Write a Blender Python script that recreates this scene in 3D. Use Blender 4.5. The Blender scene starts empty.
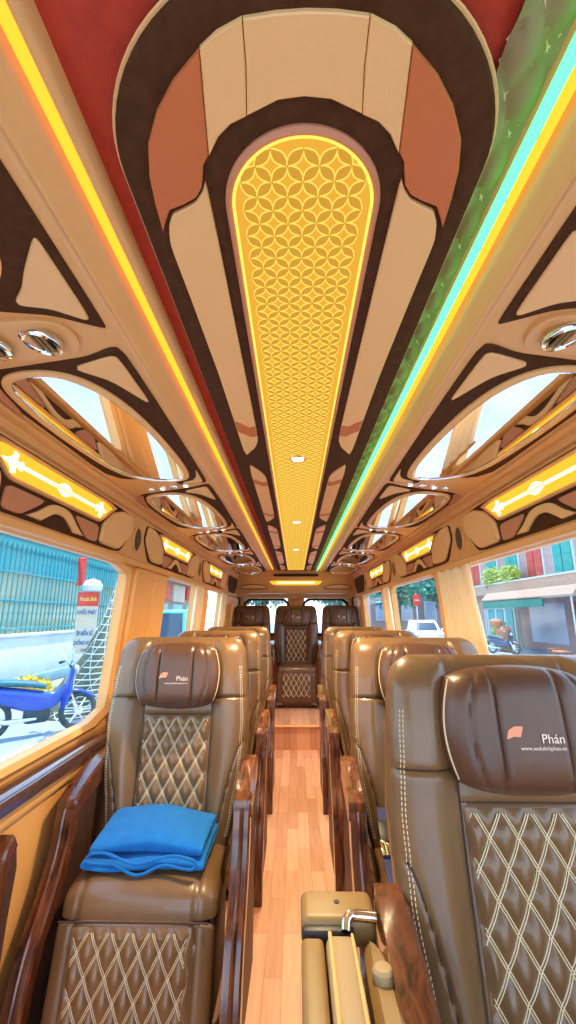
import bpy, bmesh, math, random
from mathutils import Vector, Matrix
from mathutils.geometry import tessellate_polygon
random.seed(7)
C = bpy.context.scene.collection
PI = math.pi
CAMZ = 1.2

# ------------------------------------------------------------------ materials
def nt(name):
    m = bpy.data.materials.new(name); m.use_nodes = True
    t = m.node_tree; t.nodes.clear()
    o = t.nodes.new('ShaderNodeOutputMaterial')
    return m, t, o

def mat(name, col, rough=.5, metal=0., spec=.5, noise=None, nscale=30., bump=0., bscale=200., coat=0., sheen=0.):
    m, t, o = nt(name)
    b = t.nodes.new('ShaderNodeBsdfPrincipled')
    b.inputs['Base Color'].default_value = (*col, 1)
    b.inputs['Roughness'].default_value = rough
    b.inputs['Metallic'].default_value = metal
    b.inputs['Specular IOR Level'].default_value = spec
    b.inputs['Coat Weight'].default_value = coat
    b.inputs['Coat Roughness'].default_value = .08
    b.inputs['Sheen Weight'].default_value = sheen
    t.links.new(b.outputs[0], o.inputs[0])
    if noise or bump:
        tc = t.nodes.new('ShaderNodeTexCoord')
    if noise:
        n = t.nodes.new('ShaderNodeTexNoise'); n.inputs['Scale'].default_value = nscale
        n.inputs['Detail'].default_value = 4
        t.links.new(tc.outputs['Object'], n.inputs['Vector'])
        r = t.nodes.new('ShaderNodeValToRGB')
        r.color_ramp.elements[0].position = .3; r.color_ramp.elements[1].position = .7
        r.color_ramp.elements[0].color = (*col, 1); r.color_ramp.elements[1].color = (*noise, 1)
        t.links.new(n.outputs['Fac'], r.inputs[0]); t.links.new(r.outputs[0], b.inputs['Base Color'])
    if bump:
        n2 = t.nodes.new('ShaderNodeTexNoise'); n2.inputs['Scale'].default_value = bscale
        n2.inputs['Detail'].default_value = 3
        t.links.new(tc.outputs['Object'], n2.inputs['Vector'])
        bp = t.nodes.new('ShaderNodeBump'); bp.inputs['Strength'].default_value = bump
        bp.inputs['Distance'].default_value = .002
        t.links.new(n2.outputs['Fac'], bp.inputs['Height']); t.links.new(bp.outputs[0], b.inputs['Normal'])
    return m

def emit(name, col, strength):
    m, t, o = nt(name)
    e = t.nodes.new('ShaderNodeEmission'); e.inputs[0].default_value = (*col, 1); e.inputs[1].default_value = strength
    t.links.new(e.outputs[0], o.inputs[0]); return m

def glass(name, tint=(1, 1, 1), refl=.06):
    m, t, o = nt(name)
    tr = t.nodes.new('ShaderNodeBsdfTransparent'); tr.inputs[0].default_value = (*tint, 1)
    g = t.nodes.new('ShaderNodeBsdfGlossy'); g.inputs['Roughness'].default_value = .02
    mx = t.nodes.new('ShaderNodeMixShader'); mx.inputs[0].default_value = refl
    t.links.new(tr.outputs[0], mx.inputs[1]); t.links.new(g.outputs[0], mx.inputs[2]); t.links.new(mx.outputs[0], o.inputs[0])
    return m

def wood_floor():
    m, t, o = nt('laminate_planks')
    b = t.nodes.new('ShaderNodeBsdfPrincipled'); b.inputs['Roughness'].default_value = .42
    tc = t.nodes.new('ShaderNodeTexCoord')
    mp = t.nodes.new('ShaderNodeMapping'); mp.inputs['Rotation'].default_value = (0, 0, PI/2)
    t.links.new(tc.outputs['Object'], mp.inputs[0])
    br = t.nodes.new('ShaderNodeTexBrick'); br.inputs['Scale'].default_value = 1
    br.inputs['Brick Width'].default_value = .42; br.inputs['Row Height'].default_value = .062
    br.inputs['Mortar Size'].default_value = .0008
    br.inputs['Color1'].default_value = (.74, .40, .26, 1); br.inputs['Color2'].default_value = (.50, .225, .13, 1)
    br.inputs['Mortar'].default_value = (.36, .15, .09, 1); br.inputs['Bias'].default_value = -.2
    t.links.new(mp.outputs[0], br.inputs['Vector'])
    mp2 = t.nodes.new('ShaderNodeMapping'); mp2.inputs['Scale'].default_value = (60, 4, 1)
    t.links.new(tc.outputs['Object'], mp2.inputs[0])
    n = t.nodes.new('ShaderNodeTexNoise'); n.inputs['Scale'].default_value = 1.; n.inputs['Detail'].default_value = 5
    t.links.new(mp2.outputs[0], n.inputs['Vector'])
    mx = t.nodes.new('ShaderNodeMix'); mx.data_type = 'RGBA'; mx.blend_type = 'OVERLAY'; mx.inputs[0].default_value = .35
    t.links.new(br.outputs['Color'], mx.inputs[6]); t.links.new(n.outputs['Fac'], mx.inputs[7])
    t.links.new(mx.outputs[2], b.inputs['Base Color']); t.links.new(b.outputs[0], o.inputs[0])
    return m

def wood_gloss():
    m, t, o = nt('glossy_wood')
    b = t.nodes.new('ShaderNodeBsdfPrincipled'); b.inputs['Roughness'].default_value = .22
    b.inputs['Coat Weight'].default_value = .6; b.inputs['Coat Roughness'].default_value = .06
    tc = t.nodes.new('ShaderNodeTexCoord')
    mp = t.nodes.new('ShaderNodeMapping'); mp.inputs['Scale'].default_value = (40, 14, 5)
    t.links.new(tc.outputs['Object'], mp.inputs[0])
    n = t.nodes.new('ShaderNodeTexNoise'); n.inputs['Scale'].default_value = 1.; n.inputs['Detail'].default_value = 6
    n.inputs['Distortion'].default_value = 1.2
    t.links.new(mp.outputs[0], n.inputs['Vector'])
    r = t.nodes.new('ShaderNodeValToRGB')
    r.color_ramp.elements[0].position = .3; r.color_ramp.elements[1].position = .72
    r.color_ramp.elements[0].color = (.026, .008, .004, 1); r.color_ramp.elements[1].color = (.22, .062, .022, 1)
    t.links.new(n.outputs['Fac'], r.inputs[0]); t.links.new(r.outputs[0], b.inputs['Base Color'])
    t.links.new(b.outputs[0], o.inputs[0]); return m

def rows(name, c1, c2, scale, axis='Z', rough=.7, prof='SAW'):
    m, t, o = nt(name)
    b = t.nodes.new('ShaderNodeBsdfPrincipled'); b.inputs['Roughness'].default_value = rough
    tc = t.nodes.new('ShaderNodeTexCoord')
    w = t.nodes.new('ShaderNodeTexWave'); w.bands_direction = axis; w.wave_profile = prof
    w.inputs['Scale'].default_value = scale; w.inputs['Distortion'].default_value = 0
    t.links.new(tc.outputs['Object'], w.inputs['Vector'])
    mx = t.nodes.new('ShaderNodeMix'); mx.data_type = 'RGBA'
    mx.inputs[6].default_value = (*c1, 1); mx.inputs[7].default_value = (*c2, 1)
    t.links.new(w.outputs['Fac'], mx.inputs[0]); t.links.new(mx.outputs[2], b.inputs['Base Color'])
    t.links.new(b.outputs[0], o.inputs[0]); return m

M = {}
M['beige'] = mat('beige_trim', (.86, .43, .135), .40, noise=(.82, .39, .115), nscale=6)
M['cream'] = mat('cream_leather', (.95, .51, .18), .45, bump=.15, bscale=400)
M['dark'] = mat('brown_suede', (.100, .036, .011), .85, spec=.15, noise=(.070, .024, .007), nscale=60, bump=.3, bscale=500)
M['terra'] = mat('terracotta_leather', (.64, .16, .04), .5, bump=.15, bscale=400)
M['rose'] = mat('rose_leather', (.64, .24, .10), .5, bump=.15, bscale=400)
M['red'] = mat('red_suede', (.56, .05, .012), .85, noise=(.46, .034, .009), nscale=40, bump=.4, bscale=500)
M['quilt_liner'] = mat('olive_quilted_liner', (.34, .27, .10), .6, noise=(.26, .17, .06), nscale=9, bump=.2, bscale=300)
M['leather'] = mat('brown_leather', (.215, .112, .044), .33, noise=(.175, .088, .034), nscale=7, bump=.25, bscale=260, coat=.35)
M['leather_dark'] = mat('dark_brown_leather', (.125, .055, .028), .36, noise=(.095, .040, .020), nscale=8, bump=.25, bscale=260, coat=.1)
M['seam'] = mat('dark_seam', (.05, .025, .015), .6)
M['stitch'] = mat('cream_stitch', (.88, .70, .42), .6)
M['wood'] = wood_gloss()
M['floor'] = wood_floor()
M['side_dark'] = mat('dark_side_panel', (.10, .045, .03), .5, noise=(.06, .025, .018), nscale=30)
M['chrome'] = mat('chrome', (.9, .9, .92), .06, metal=1.)
M['mirror'] = mat('mirror_glass', (.93, .93, .95), .015, metal=1.)
M['black'] = mat('black_plastic', (.015, .013, .012), .45)
M['mesh'] = mat('speaker_mesh', (.05, .025, .012), .6, noise=(.13, .07, .03), nscale=300)
M['ledge'] = mat('glossy_ledge', (.09, .035, .03), .12, coat=.8)
M['glass'] = glass('window_glass', (.97, 1., 1.), .05)
M['panel_lit'] = emit('lit_yellow_panel', (.86, .43, .045), .44)
M['petal_lit'] = emit('lit_amber_petal', (.70, .35, .040), .42)
M['ridge_lit'] = emit('lit_pale_ridge', (1., .66, .10), .52)
M['led_edge'] = emit('edge_led', (1., .60, .09), .72)
M['led_amber'] = emit('amber_led', (1., .32, .02), 1.05)
M['led_mint'] = emit('mint_led', (.08, .9, .24), 1.5)
M['sign_amber'] = emit('amber_sign', (1., .50, .035), .56)
M['sign_line'] = emit('white_sign_line', (1., .78, .34), 1.7)
M['lamp_white'] = emit('white_lamp', (1., .93, .80), 5.)
M['curtain'] = mat('cream_curtain', (.92, .70, .42), .8, sheen=.2)
M['blanket'] = mat('blue_fleece', (.003, .19, .56), .95, noise=(.002, .145, .47), nscale=25, bump=.6, bscale=300, sheen=.1)
M['teal_cloth'] = mat('teal_cloth', (.01, .42, .46), .9, sheen=.3)
M['tan'] = mat('tan_plastic', (.33, .20, .065), .42, noise=(.29, .17, .055), nscale=20, bump=.15, bscale=300)
M['tan_pad'] = mat('tan_pad', (.42, .28, .13), .5, bump=.2, bscale=300)
M['logo'] = mat('orange_logo', (.85, .30, .16), .5)
M['logo_text'] = mat('cream_logo_text', (.95, .72, .55), .5)
M['belt'] = mat('navy_belt', (.02, .025, .09), .6)

# ------------------------------------------------------------------ mesh builder
WLOC = {}
class MB:
    def __init__(s): s.v = []; s.f = []; s.mi = []
    def add(s, vs, fs, mi=0):
        n = len(s.v); s.v += [tuple(v) for v in vs]
        s.f += [tuple(n+i for i in f) for f in fs]; s.mi += [mi]*len(fs); return s
    def box(s, c, d, bev=0., rot=None, mi=0, seg=2):
        bm = bmesh.new(); bmesh.ops.create_cube(bm, size=1)
        bmesh.ops.scale(bm, vec=d, verts=bm.verts)
        if bev > 0: bmesh.ops.bevel(bm, geom=list(bm.edges), offset=min(bev, min(d)*.49), segments=seg, affect='EDGES', profile=.5)
        R = (rot if isinstance(rot, Matrix) else Matrix.Rotation(rot, 4, 'Z')) if rot is not None else Matrix()
        vs = [(R @ v.co) + Vector(c) for v in bm.verts]; bm.verts.index_update()
        fs = [[v.index for v in f.verts] for f in bm.faces]; bm.free()
        return s.add(vs, fs, mi)
    def tube(s, path, r, n=8, closed=False, mi=0, cap=True):
        P = [Vector(p) for p in path]; k = len(P); vs = []; fs = []
        up = Vector((0, 0, 1)); prev = None
        for i in range(k):
            a = P[i-1] if (i > 0 or closed) else P[i]; b = P[(i+1) % k] if (i < k-1 or closed) else P[i]
            d = (b-a); d = d.normalized() if d.length > 1e-9 else Vector((0, 1, 0))
            if prev is None:
                x = d.cross(up);  x = x if x.length > 1e-3 else d.cross(Vector((1, 0, 0)))
            else: x = prev - d*prev.dot(d)
            x.normalize(); prev = x; y = d.cross(x)
            rr = r[i] if isinstance(r, (list, tuple)) else r
            for j in range(n):
                t = 2*PI*j/n; vs.append(P[i]+x*(rr*math.cos(t))+y*(rr*math.sin(t)))
        for i in range(k if closed else k-1):
            for j in range(n):
                i2 = (i+1) % k
                fs.append((i*n+j, i*n+(j+1) % n, i2*n+(j+1) % n, i2*n+j))
        if not closed and cap:
            fs.append(tuple(range(n))[::-1]); fs.append(tuple((k-1)*n+j for j in range(n)))
        return s.add(vs, fs, mi)
    def lathe(s, prof, n=32, Mx=None, mi=0, sx=1., sy=1.):
        Mx = Mx or Matrix(); vs = []; fs = []
        for (r, z) in prof:
            for j in range(n):
                t = 2*PI*j/n; vs.append(Mx @ Vector((r*sx*math.cos(t), r*sy*math.sin(t), z)))
        for i in range(len(prof)-1):
            for j in range(n): fs.append((i*n+j, i*n+(j+1) % n, (i+1)*n+(j+1) % n, (i+1)*n+j))
        if prof[0][0] > 1e-6 and prof[-1][0] > 1e-6:      # an open ring closes on itself
            k = len(prof)-1
            for j in range(n): fs.append((k*n+j, k*n+(j+1) % n, (j+1) % n, j))
            return s.add(vs, fs, mi)
        if prof[0][0] > 1e-6: fs.append(tuple(range(n))[::-1])
        if prof[-1][0] > 1e-6: fs.append(tuple((len(prof)-1)*n+j for j in range(n)))
        return s.add(vs, fs, mi)
    def grid(s, fn, nu, nv, cu=False, mi=0, flip=False):
        vs = []; fs = []
        for i in range(nu):
            for j in range(nv):
                vs.append(fn(i/(nu if cu else nu-1), j/(nv-1)))
        for i in range(nu if cu else nu-1):
            for j in range(nv-1):
                a, b = i*nv+j, ((i+1) % nu)*nv+j
                q = (a, b, b+1, a+1); fs.append(q[::-1] if flip else q)
        return s.add(vs, fs, mi)
    def prism(s, poly, fn, h0, h1, ch=0., mi=0):
        """plate with outline poly (2-D), from height h0 to h1; fn(a, b, h) gives the point; ch = chamfer inset"""
        n = len(poly); vs = []; fs = []
        ins = inset(poly, ch) if ch else poly
        for (a, b) in poly: vs.append(fn(a, b, h0))
        for (a, b) in poly: vs.append(fn(a, b, h1-(ch if ch else 0)))
        lay = 2
        if ch:
            for (a, b) in ins: vs.append(fn(a, b, h1))
            lay = 3
        for l in range(lay-1):
            for i in range(n): fs.append((l*n+i, l*n+(i+1) % n, (l+1)*n+(i+1) % n, (l+1)*n+i))
        tri = tessellate_polygon([[Vector((a, b, 0)) for a, b in ins]])
        for t in tri: fs.append(tuple((lay-1)*n+i for i in t))
        for t in tri: fs.append(tuple(i for i in t)[::-1])
        return s.add(vs, fs, mi)
    def ring(s, outer, inner, fn, h0, h1, mi=0):
        n = len(outer); vs = []; fs = []
        mid = [((a[0]+b[0])/2, (a[1]+b[1])/2) for a, b in zip(outer, inner)]
        for P, h in ((outer, h0), (outer, h0+(h1-h0)*.7), (mid, h1), (inner, h0+(h1-h0)*.7), (inner, h0)):
            for (a, b) in P: vs.append(fn(a, b, h))
        for l in range(4):
            for i in range(n): fs.append((l*n+i, l*n+(i+1) % n, (l+1)*n+(i+1) % n, (l+1)*n+i))
        return s.add(vs, fs, mi)
    def build(s, name, mats, parent=None, angle=38, flat=False, loc=None):
        me = bpy.data.meshes.new(name)
        base = Vector((0, 0, 0))
        if parent is not None: base = WLOC.get(parent.name, Vector((0, 0, 0)))
        elif loc is not None: base = Vector(loc)
        me.from_pydata([tuple(Vector(v)-base) for v in s.v], [], s.f)
        for m in (mats if isinstance(mats, (list, tuple)) else [mats]): me.materials.append(m)
        me.polygons.foreach_set('material_index', s.mi)
        bm = bmesh.new(); bm.from_mesh(me)
        bmesh.ops.remove_doubles(bm, verts=bm.verts, dist=1e-6)
        bmesh.ops.recalc_face_normals(bm, faces=bm.faces); bm.to_mesh(me); bm.free()
        if not flat:
            me.polygons.foreach_set('use_smooth', [True]*len(me.polygons)); me.set_sharp_from_angle(angle=math.radians(angle))
        o = bpy.data.objects.new(name, me); C.objects.link(o)
        if parent is not None: o.parent = parent; WLOC[o.name] = base
        else:
            o.location = base; WLOC[o.name] = base
        return o

def inset(poly, d):
    n = len(poly); out = []
    A = sum(poly[i][0]*poly[(i+1) % n][1]-poly[(i+1) % n][0]*poly[i][1] for i in range(n))
    sg = 1 if A > 0 else -1
    for i in range(n):
        p, q, r = Vector(poly[i-1]), Vector(poly[i]), Vector(poly[(i+1) % n])
        e1 = (q-p); e2 = (r-q)
        if e1.length < 1e-9 or e2.length < 1e-9: out.append(tuple(q)); continue
        e1.normalize(); e2.normalize()
        m = Vector((-(e1.y+e2.y), e1.x+e2.x))*sg
        if m.length < 1e-6: out.append(tuple(q)); continue
        m.normalize(); out.append(tuple(q+m*d))
    return out

def chaikin(P, it=3, k=.25):
    for _ in range(it):
        Q = []
        for i in range(len(P)):
            a, b = P[i], P[(i+1) % len(P)]
            Q.append((a[0]*(1-k)+b[0]*k, a[1]*(1-k)+b[1]*k)); Q.append((a[0]*k+b[0]*(1-k), a[1]*k+b[1]*(1-k)))
        P = Q
    return P

def spline(P, n=8):
    """open Catmull-Rom through 2-D/3-D points"""
    P = [Vector(p) for p in P]; out = []
    for i in range(len(P)-1):
        a = P[max(i-1, 0)]; b = P[i]; c = P[i+1]; d = P[min(i+2, len(P)-1)]
        for j in range(n):
            t = j/n
            out.append(.5*((2*b)+(c-a)*t+(2*a-5*b+4*c-d)*t*t+(3*b-3*c+d-a)*t**3))
    out.append(P[-1]); return out

def lerp_tab(T, x):
    if x <= T[0][0]: return T[0][1]
    for (a, b), (c, d) in zip(T, T[1:]):
        if x <= c:
            t = (x-a)/(c-a); t = t*t*(3-2*t)*.5+t*.5
            return b+(d-b)*t
    return T[-1][1]
def sstep(x, a, b):
    t = min(1, max(0, (x-a)/(b-a))); return t*t*(3-2*t)

def tag(o, label=None, cat=None, group=None, kind=None):
    if label: o['label'] = label
    if cat: o['category'] = cat
    if group: o['group'] = group
    if kind: o['kind'] = kind
    return o
def empty(name, loc, label=None, cat=None, group=None, kind=None):
    o = bpy.data.objects.new(name, None); C.objects.link(o); o.location = loc; o.empty_display_size = .1
    WLOC[o.name] = Vector(loc); return tag(o, label, cat, group, kind)
def children(o): return [c for c in bpy.data.objects if c.parent == o]
def copy_tree(o, parent=None):
    c = o.copy(); C.objects.link(c); c.parent = parent
    for ch in children(o): copy_tree(ch, c)
    return c
def struct(o): o['kind'] = 'structure'; return o

def text_mesh(txt, size, align='LEFT', bold=0.):
    cu = bpy.data.curves.new('lettering', 'FONT'); cu.offset = bold; cu.body = txt; cu.size = size; cu.align_x = align; cu.resolution_u = 3
    ob = bpy.data.objects.new('lettering', cu); C.objects.link(ob)
    dg = bpy.context.evaluated_depsgraph_get(); me = bpy.data.meshes.new_from_object(ob.evaluated_get(dg))
    vs = [tuple(v.co) for v in me.vertices]; fs = [tuple(p.vertices) for p in me.polygons]
    bpy.data.objects.remove(ob); bpy.data.curves.remove(cu); bpy.data.meshes.remove(me)
    return vs, fs

# ------------------------------------------------------------------ van interior surfaces (x across, y to the rear, z up)
SIDE = {-1: 'left', 1: 'right'}
def SL(side):                       # near-horizontal duct panel beside each cove; a = distance from its inner edge (m)
    def fn(a, y, h=0.): return (side*(.367+a*.9925-h*.125), y, 1.76-a*.125-h*.992)
    return fn
def AR(side):                       # upright lamp panel above the windows; a = distance down from its top
    def fn(a, y, h=0.): return (side*(.782+a*.074-h*.997), y, 1.68-a*.997-h*.074)
    return fn
def WL(side):                       # window wall, leaning in towards the top
    def fn(a, y, h=0.): return (side*(.80+a*.082-h*.9966), y, 1.437-a*.9966-h*.082)
    return fn
YB, YE = -.75, 5.98
def rect(a0, a1, y0, y1): return [(a0, y0), (a1, y0), (a1, y1), (a0, y1)]

# floor
fl = MB(); fl.box((0, (YB+4.33)/2, -.02), (1.78, 4.33-YB, .04)); struct(fl.build('floor', M['floor'], loc=(0, 2, 0)))
pf = MB(); pf.box((0, (4.33+6.1)/2, .1025), (1.74, 6.1-4.33, .205))
fo = struct(pf.build('floor', M['floor'], loc=(0, 5.2, 0)))
ns = MB(); ns.box((0, 4.325, .20), (1.0, .03, .014), .004)
ns.build('step_nosing', M['cream'], fo)

# ceiling
ce = MB(); ce.box((0, (YB+YE)/2, 1.815), (1.7, YE-YB, .03))
ceil = struct(ce.build('ceiling', M['red'], loc=(0, 2, 1.8)))
ql = MB()
def qfn(u, v):
    x = .215+u*.085; y = YB+.1+v*6.0
    a = (x-.21)/.052+y/.085; b = (x-.21)/.052-y/.085
    return (x, y, 1.797-.012*(abs(math.sin(PI*a))*abs(math.sin(PI*b)))**.5)
ql.grid(qfn, 12, 700)
ql.build('quilted_liner', M['quilt_liner'], ceil)
st = MB()
for sg in (1, -1):
    for k in range(-14, 78):
        pts = []
        for i in range(9):
            x = .215+.085*i/8; y = (k-sg*(x-.21)/.052)*.085*1.0
            pts.append((x, y*1.0+0, 1.7955))
        if pts[0][1] > YB+.1 and pts[-1][1] < 5.6: st.tube(pts, .0013, 4)
st.build('liner_stitching', M['stitch'], ceil)

# cove beams + LED strips
for side in (-1, 1):
    sec = spline([(.272, .612), (.274, .590), (.279, .577), (.287, .574), (.292, .580), (.296, .593)], 3) + \
          spline([(.312, .588), (.320, .572), (.335, .564), (.346, .556), (.353, .555), (.360, .559), (.372, .560)], 4) + [Vector((.372, .612))]
    mb = MB(); nP = len(sec)
    vs = [(side*p.x, y, 1.2+p.y) for y in (YB, 5.78) for p in sec]
    fs = [(i, (i+1) % nP, nP+(i+1) % nP, nP+i) for i in range(nP)]
    mb.add(vs, fs)
    struct(mb.build('trim_%d' % (1 if side < 0 else 2), M['beige'], loc=(0, 2.5, 1.8)))
    mb = MB(); mb.box((side*.304, 2.5, 1.7905), (.018, 6.4, .006), .002)
    o = mb.build('led_strip', M['led_amber'], loc=(side*.304, 2.5, 1.79))
    tag(o, 'long glowing amber light strip in the ceiling cove on the %s side' % SIDE[side] + (''), 'light strip', 'ceiling cove light strips')
mb = MB(); mb.box((.2795, 2.5, 1.7705), (.014, 6.4, .012), .004)
tag(mb.build('led_strip', M['led_mint'], loc=(.2795, 2.5, 1.7715)), 'long mint green glowing light strip along the right ceiling cove', 'light strip', 'ceiling cove light strips')

# ------------------------------------------------------------------ ceiling light panel
PZ = 1.78
def CEf(a, b, h=0.): return (a, b, PZ-h)
def stadium(hw, y0, y1, ln, n=18, e=.5):
    """outline with a rounded near end (half width hw, round length ln) and a square far end"""
    P = []
    for i in range(2*n+1):
        t = PI-PI*i/(2*n)
        P.append((hw*math.copysign(abs(math.cos(t))**e if e != .5 else abs(math.cos(t)), math.cos(t)), y0+ln-ln*math.sin(t)))
    return P+[(hw, y1), (-hw, y1)]
clp = empty('ceiling_light_panel', (0, 2.7, PZ), 'long glowing yellow patterned light panel with brown suede surround down the ceiling centre', 'ceiling light')
mb = MB(); mb.prism(stadium(.240, .255, 5.74, .20), CEf, -.02, .006, .003)
mb.build('suede_surround', M['dark'], clp)
mb = MB(); mb.tube([(a, b, PZ+.004) for a, b in stadium(.241, .254, 5.74, .20)], .0028, 6, closed=True); mb.build('edge_piping', M['cream'], clp)
# cream and terracotta inserts
def arc(hw, y0, ln, t): return (hw*math.cos(t), y0+ln-ln*math.sin(t))   # t from 0 (right) to pi (left)
def band(t0, t1, n=10, o=(.199, .293, .135), i=(.142, .362, .115)):
    O = [arc(*o, t0+(t1-t0)*k/n) for k in range(n+1)]; I = [arc(*i, t0+(t1-t0)*k/n) for k in range(n+1)]
    return O+I[::-1]
for (t0, t1, nm, m) in ((.33*PI, .41*PI+.0, 0, 0),): pass
def ins(name, poly, m, h=.012): 
    b = MB(); b.prism(poly, CEf, 0, h, .0015); return b.build(name, m, clp)
ins('cream_insert', [(-.0622, .297), (-.03, .2935), (0, .2925), (.03, .2935), (.0622, .297), (.0628, .336), (.0672, .381), (.03, .366), (0, .363), (-.03, .366), (-.0672, .381), (-.0628, .336)], M['cream'])
for sg in (1, -1):
    mir = lambda P: [(sg*a, b) for a, b in P]
    ins('cream_insert', mir([(.0632, .297), (.090, .307), (.1095, .319), (.1120, .345), (.1170, .39), (.1205, .426), (.105, .404), (.088, .390), (.0682, .382), (.0638, .336)]), M['cream'])
    ins('terracotta_insert', mir([(.1105, .3205), (.145, .347), (.172, .376), (.194, .412), (.205, .45), (.210, .49), (.212, .535), (.204, .520), (.192, .500), (.170, .492), (.150, .482), (.139, .468), (.134, .452), (.130, .437), (.1215, .426), (.118, .39), (.113, .345)]), M['terra'])
    # long side bays
    y0 = .44
    bays = [(.442, 1.47), (1.60, 2.63), (2.76, 3.79), (3.92, 4.95), (5.08, 5.68)]
    for k, (a, b) in enumerate(bays):
        if k == 0: P = [(.131, .458), (.140, .476), (.152, .490), (.172, .500), (.190, .508), (.201, .528), (.208, .560), (.203, .70), (.196, .95)]
        else: P = [(.193, a-.02), (.150, a+.08), (.133, a+.15)][::-1]
        P = P+[(.193, b+.02), (.150, b-.06), (.133, b-.13)]
        P = chaikin(P, 2, .12)
        o = ins('cream_insert', mir(P), M['cream'])
        for (ys, w_) in (((b-.24, .075),) if k == 0 else ((a+.20, .06), (b-.20, .04))):
            S = [(.134, ys), (.155, ys+.008), (.175, ys-.02), (.1925, ys-.035), (.1925, ys-.035+w_), (.175, ys-.02+w_), (.155, ys+.008+w_), (.134, ys+w_)]
            b2 = MB(); b2.prism(mir(S), CEf, .010, .0135, .001); b2.build('terracotta_stripe', M['terra'], clp)
# frame round the diffuser, diffuser with embossed petals
fo_ = stadium(.110, .393, 5.60, .108); fi_ = stadium(.101, .404, 5.59, .099)
mb = MB(); mb.ring(fo_, fi_, CEf, 0, .014); mb.build('diffuser_frame', M['rose'], clp)
mb = MB()
inn = stadium(.102, .403, 5.59, .1)
mb.prism(inn, CEf, 0, .0085, 0)
cw, cl = .0425, .0425
def inside(x, y): 
    if y < .50: return (x/.1)**2+((.50-y)/.096)**2 < 1
    return abs(x) < .1
def petal(ax, ay, bx, by, w, mi_p, mi_r):
    a = Vector((ax, ay)); b = Vector((bx, by)); d = b-a; nrm = Vector((-d.y, d.x)).normalized()
    n = 6; L = []; R = []; K = []
    for i in range(n+1):
        t = i/n; hw = w*math.sin(PI*t)
        c = a+d*t
        L.append(c+nrm*hw); R.append(c-nrm*hw); K.append(c)
    vs = [(p.x, p.y, PZ-.0085) for p in L]+[(p.x, p.y, PZ-.0115) for p in K]+[(p.x, p.y, PZ-.0085) for p in R]
    m = n+1
    fs = [(i, i+1, m+i+1, m+i) for i in range(n)]+[(m+i, m+i+1, 2*m+i+1, 2*m+i) for i in range(n)]
    mb.add(vs, fs, mi_p)
    # pale ridges along the two lens edges
    for S, sg in ((L, 1), (R, -1)):
        O = [p+nrm*sg*.0011 for p in S]
        vs = [(p.x, p.y, PZ-.0086) for p in S]+[(p.x, p.y, PZ-.0105) for p in O]+[(p.x+nrm.x*sg*.0011, p.y+nrm.y*sg*.0011, PZ-.0086) for p in O]
        mb.add(vs, [(i, i+1, m+i+1, m+i) for i in range(n)]+[(m+i, m+i+1, 2*m+i+1, 2*m+i) for i in range(n)], mi_r)
for i in range(-3, 4):
    for j in range(122):
        x = i*cw; y = .42+j*cl
        for (dx, dy) in ((.5, .5), (-.5, .5)):
            mx, my = x+dx*cw/2, y+dy*cl/2
            for (ox, oy) in ((0, 0),):
                bx, by = x+dx*cw, y+dy*cl
                if inside(x, y) and inside(bx, by) and by < 5.58: petal(x, y, bx, by, .0068, 1, 2)
        # the other half of the lattice
        x2 = x+cw/2; y2 = y+cl/2
        for (dx, dy) in ((.5, .5), (-.5, .5)):
            bx, by = x2+dx*cw, y2+dy*cl
            if inside(x2, y2) and inside(bx, by) and by < 5.58: petal(x2, y2, bx, by, .0068, 1, 2)
mb.build('patterned_diffuser', [M['panel_lit'], M['petal_lit'], M['ridge_lit']], clp)
mb = MB(); mb.ring(stadium(.1015, .403, 5.59, .0995), stadium(.0960, .409, 5.585, .094), CEf, 0, .0115)
mb.build('edge_light', M['led_edge'], clp)
for k, (y, w_) in enumerate(((1.52, 'nearest'), (2.64, 'middle'), (3.80, 'farthest'))):
    r = empty('downlight', (0, y, PZ-.0085), '%s of three small round chrome downlights along the yellow ceiling panel' % w_, 'downlight', 'ceiling downlights')
    T = Matrix.Translation((0, y, PZ-.0085)) @ Matrix.Rotation(PI, 4, 'X')
    b = MB(); b.lathe([(.022, 0), (.031, 0), (.031, .004), (.027, .008), (.022, .006)], 28, T); b.build('chrome_ring', M['chrome'], r)
    b = MB(); b.lathe([(.0, .0065), (.012, .006), (.0218, .004), (.0218, 0)], 24, T); b.build('lens', M['lamp_white'], r)
    L = bpy.data.lights.new('downlight_lamp', 'SPOT'); L.energy = 34; L.color = (1, .76, .44); L.spot_size = 2.6; L.spot_blend = .9; L.shadow_soft_size = .02
    lo = bpy.data.objects.new('downlight_lamp', L); C.objects.link(lo); lo.location = (0, y, PZ-.024)

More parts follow.
